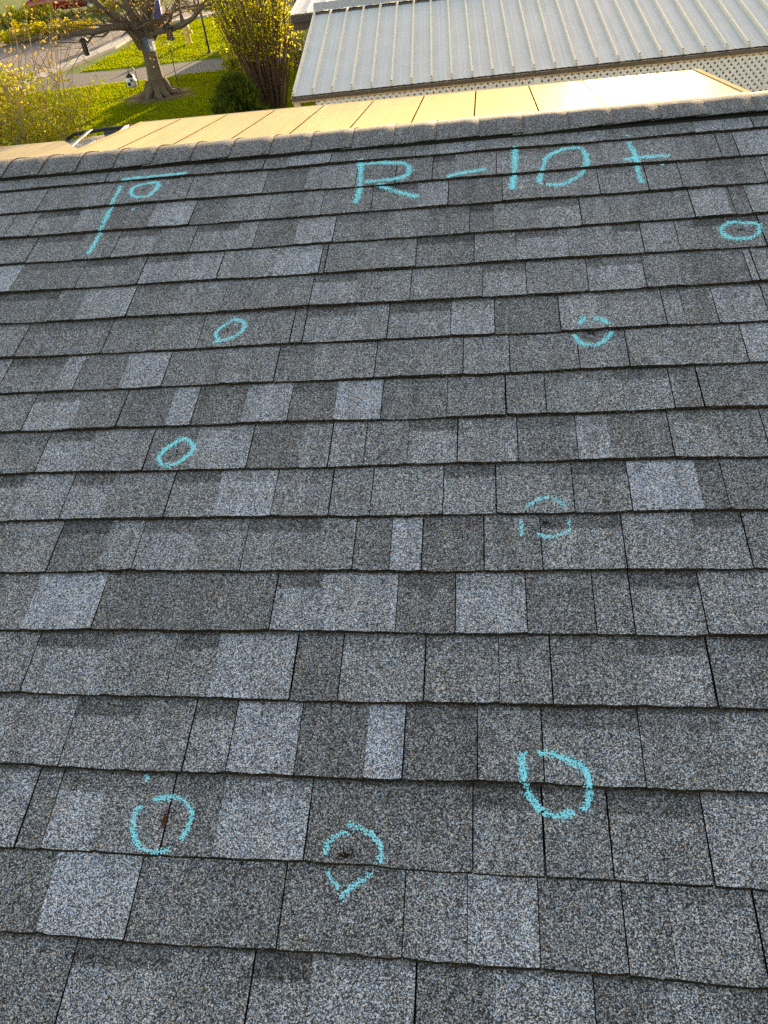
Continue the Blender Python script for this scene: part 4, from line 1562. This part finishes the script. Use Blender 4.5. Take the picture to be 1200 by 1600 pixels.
# ---- evergreen
ev_o = on_z(377, 192)
ever = empty('evergreen_shrub', ev_o)
tag(ever, 'rounded dark evergreen shrub with a sunlit right edge on the lawn', 'shrub')
g = np.random.default_rng(17)
n = 11000
t = g.random(n) ** 0.8
hh = 0.98
rad = 0.58 * np.sqrt(np.clip(1 - t ** 1.7, 0, 1)) * (0.82 + 0.18 * np.sin(t * 40)) + 0.03
a = g.uniform(0, math.tau, n)
lump = 1 + 0.22 * np.sin(a * 5 + t * 9) + 0.16 * np.sin(a * 11 - t * 17)
rr = rad * lump * g.uniform(0.72, 1.05, n)
pts = np.stack([rr * np.cos(a), rr * np.sin(a), t * hh + 0.05], 1)
d = np.stack([np.cos(a) * 0.5, np.sin(a) * 0.5, np.full(n, 1.0)], 1) + g.normal(0, .25, (n, 3))
d /= np.linalg.norm(d, axis=1, keepdims=True)
e = np.cross(d, g.normal(size=(n, 3))); e /= np.linalg.norm(e, axis=1, keepdims=True)
s = g.uniform(0.06, 0.20, (n, 1))
v = np.stack([pts - e * s * 0.16, pts + e * s * 0.16, pts + d * s], 1).reshape(-1, 3)
fast_mesh('foliage_crown', v, np.arange(n * 3).reshape(-1, 3), leaf_ever, ever)
b = MB()
b.tube([(0, 0, -0.02), (0.01, 0, 0.5), (0, 0.01, 0.85)], [0.05, 0.035, 0.012], 7)
b.build('trunk', stem_mat, ever)

# ---- across the road: yellow flowering bushes with green ones between
for i, (px, py, rx_, h, mt_, lab) in enumerate([
        (118, 50, 1.5, 1.0, leaf_bloom, 'yellow flowering bush nearest the tree limbs across the road'),
        (76, 55, 1.7, 1.1, leaf_bloom, 'yellow flowering bush in the middle of the row across the road'),
        (30, 64, 1.9, 1.2, leaf_bloom, 'yellow flowering bush at the left end of the row across the road'),
        (100, 34, 1.6, 1.0, leaf_ever, 'dark green bush behind the yellow flowering bushes'),
        (60, 30, 1.8, 1.3, leaf_bloom, 'yellow flowering bush behind the front row, at the upper left'),
        (12, 40, 1.8, 1.5, leaf_yellow, 'yellow-green bush at the far upper left corner'),
        (165, 17, 1.2, 0.9, leaf_bloom, 'small yellow flowering bush by the bright red car')]):
    leafy_bush('flowering_bush', lab, on_z(px, py + 4), rx_ * 0.9, rx_ * 0.5, h * 0.65, 2000, 0.065, mt_, 50 + i, stems=50, group='bushes across the road', twigs=stem_mat)

# ================================================================== SMALL THINGS ON THE LAWN
# lamp post
lp = on_z(328, 84)
lamp = empty('lamp_post', lp)
tag(lamp, 'black garden lamp post standing in a mulch ring by the driveway', 'lamp post')
blk = simple('black_metal', (0.008, 0.009, 0.009), 0.45)
b = MB(); b.lathe([(0.09, 0), (0.09, 0.06), (0.045, 0.10), (0.038, 0.3), (0.036, 1.75), (0.055, 1.78), (0.055, 1.82), (0.03, 1.85)], n=12); b.build('pole', blk, lamp)
b = MB(); b.lathe([(0.07, 1.85), (0.115, 2.08), (0.115, 2.10)], n=6); b.build('lantern', NT('lantern_glass').principled((0.35, 0.33, 0.28), 0.15), lamp)
b = MB(); b.lathe([(0.15, 2.10), (0.13, 2.14), (0.05, 2.22), (0.02, 2.24), (0.015, 2.30)], n=6); b.build('lantern_cap', blk, lamp)
b = MB()
V = [(0, 0, 0.06)] + [(0.62 * math.cos(q * .524) * rng.uniform(.85, 1.15), 0.5 * math.sin(q * .524), 0.003) for q in range(12)]
b.add(V, [(0, 1 + q, 1 + (q + 1) % 12) for q in range(12)])
o = b.build('mulch_bed', mulch); o.location = lp
tag(o, 'brown mulch ring at the foot of the lamp post', 'mulch')
# hydrant
hy = empty('fire_hydrant', on_z(296, 69))
tag(hy, 'yellow fire hydrant on the grass left of the lamp post', 'fire hydrant')
yel = simple('hydrant_yellow', (0.80, 0.56, 0.14), 0.5, 0, 0.12, 6)
b = MB(); b.lathe([(0.17, 0), (0.17, 0.05), (0.115, 0.06), (0.115, 0.50), (0.155, 0.51), (0.155, 0.55), (0.125, 0.56)], n=16); b.build('barrel', yel, hy)
b = MB(); b.lathe([(0.14, 0.56), (0.135, 0.62), (0.10, 0.70), (0.045, 0.74), (0.035, 0.80)], n=16); b.build('bonnet', yel, hy)
for t in (0.2, 0.2 + math.pi, -1.4):
    b = MB(); dv = Vector((math.cos(t), math.sin(t), 0))
    b.tube([Vector((0, 0, .42)) + dv * .09, Vector((0, 0, .42)) + dv * .19], [.06, .06], 10).tube([Vector((0, 0, .42)) + dv * .19, Vector((0, 0, .42)) + dv * .225], [.075, .07], 8)
    b.build('nozzle', yel, hy)
# wheeled bins
blue = simple('bin_blue', (0.012, 0.030, 0.30), 0.45, 0, 0.1, 5)


def make_bin(label, loc, rz, lid):
    bn = empty('wheeled_bin', loc, rz)
    tag(bn, label, 'bin', 'wheeled bins at the kerb')
    b = MB()
    b.add([(-.22, -.26, .06), (.22, -.26, .06), (.22, .26, .06), (-.22, .26, .06), (-.29, -.34, 1.0), (.29, -.34, 1.0), (.29, .34, 1.0), (-.29, .34, 1.0)],
          ((0, 3, 2, 1), (0, 1, 5, 4), (1, 2, 6, 5), (2, 3, 7, 6), (3, 0, 4, 7)))
    b.box((-.31, -.36, .95), (.31, .36, 1.0))
    b.build('body', blue, bn)
    b = MB(); b.box((-.32, -.38, 1.002), (.32, .37, 1.07), taper=0.03); b.build('lid', lid, bn)
    b = MB(); b.tube([(-.2, .40, .95), (.2, .40, .95)], .018, 6); b.build('handle', blk, bn)
    for s in (-1, 1):
        b = MB(); b.tube([(s * .24, .24, .12), (s * .29, .24, .12)], .12, 12); b.build('wheel', rubber, bn)


bp = on_z(249, 38)
make_bin('blue wheeled bin with a white lid at the kerb behind the tree', bp, R(15), whitep)
make_bin('blue wheeled bin behind the upper left limbs of the tree', on_z(200, 6), R(-10), blue)
tray = MB()
for q in range(14):
    a = q * 0.45
    tray.tube([(0.28 * math.cos(a), 0.22 * math.sin(a), 0.0), (0.30 * math.cos(a), 0.24 * math.sin(a), 0.22)], 0.045, 5)
tray.box((-0.3, -0.22, 0), (0.3, 0.22, 0.16))
o = tray.build('flower_tub', simple('tub_yellow', (0.60, 0.40, 0.03), 0.7, 0, 0.2, 9)); o.location = on_z(254, 46)
tag(o, 'low yellow tub on the ground in front of the blue bin', 'tub')
# shepherd hooks with feeders, box on the trunk
wire = simple('hook_wire', (0.02, 0.02, 0.02), 0.5)


def hook(label, px0, py0, px1, py1, dy):
    base = on_z(px0, py0)
    o_ = empty('garden_hook', base)
    tag(o_, label, 'garden hook')
    top = on_y(px1, py1, base.y) - base
    b = MB()
    b.tube([(0, 0, 0), top * 0.5, top, top + Vector((-.05, 0, .10)), top + Vector((-.16, 0, .12)), top + Vector((-.22, 0, .05))], 0.012, 6)
    b.build('rod', wire, o_)
    return base + top + Vector((-.22, 0, .05))


h1 = hook('thin hook left of the tree trunk holding a black and white feeder', 222, 154, 211, 111, 0)
h2 = hook('tall thin hook right of the tree trunk', 279, 138, 265, 72, 0)
fw = empty('hanging_feeder', h1 + Vector((0, 0, -0.48)))
tag(fw, 'white and black feeder hanging left of the tree trunk', 'bird feeder')
b = MB(); b.lathe([(.09, 0), (.15, .06), (.16, .18), (.11, .28), (.05, .32)], n=12); b.build('body', whitep, fw)
b = MB(); b.box((-.06, -.165, .08), (.03, -.13, .17)).box((.05, -.16, .18), (.10, -.12, .25)).box((-.17, -.03, .1), (-.145, .05, .2)); b.build('port', blk, fw)
b = MB(); b.lathe([(.13, .29), (.10, .34), (.01, .40), (.008, .48)], n=12); b.build('cap', blk, fw)
fb = empty('hanging_feeder', on_y(268, 63, TY - 0.6))
tag(fb, 'brown lantern-shaped feeder hanging under the right limb of the tree', 'bird feeder')
fbm = simple('feeder_brown', (0.13, 0.08, 0.06), 0.6)
b = MB(); b.lathe([(.06, .0), (.13, .04), (.13, .07), (.10, .08), (.10, .28), (.12, .29)], n=10); b.build('body', fbm, fb)
b = MB(); b.lathe([(.19, .29), (.15, .36), (.03, .42), (.01, .46)], n=10); b.build('roof', blk, fb)
b = MB(); b.tube([(0, 0, .44), (0, 0, .62)], .008, 5); b.build('wire', wire, fb)
fd = empty('hanging_feeder', on_y(137, 87, TY - 1.3))
tag(fd, 'dark tube feeder hanging from the long left limb of the tree', 'bird feeder')
b = MB(); b.lathe([(.05, 0), (.08, .03), (.08, .34), (.05, .37)], n=10); b.build('tube', simple('feeder_dark', (0.03, 0.025, 0.03), 0.5), fd)
b = MB(); b.lathe([(.13, .36), (.09, .42), (.01, .45)], n=10); b.build('cap', blk, fd)
b = MB(); b.tube([(0, 0, .44), (0.02, 0, .62)], .007, 5); b.build('wire', wire, fd)
bx = empty('nest_box', on_y(236, 80, TY - 0.42))
tag(bx, 'small blue and white box fixed to the tree trunk', 'nest box')
b = MB(); b.box((-.11, -.08, 0), (.02, .12, .32)); b.build('side_panel', simple('box_blue', (0.10, 0.17, 0.30), 0.5), bx)
b = MB(); b.box((.022, -.083, .01), (.13, .12, .31)); b.build('front_panel', whitep, bx)
b = MB(); b.box((-.14, -.12, .322), (.16, .14, .35)); b.build('lid', simple('box_lid', (0.12, 0.12, 0.13), 0.6), bx)
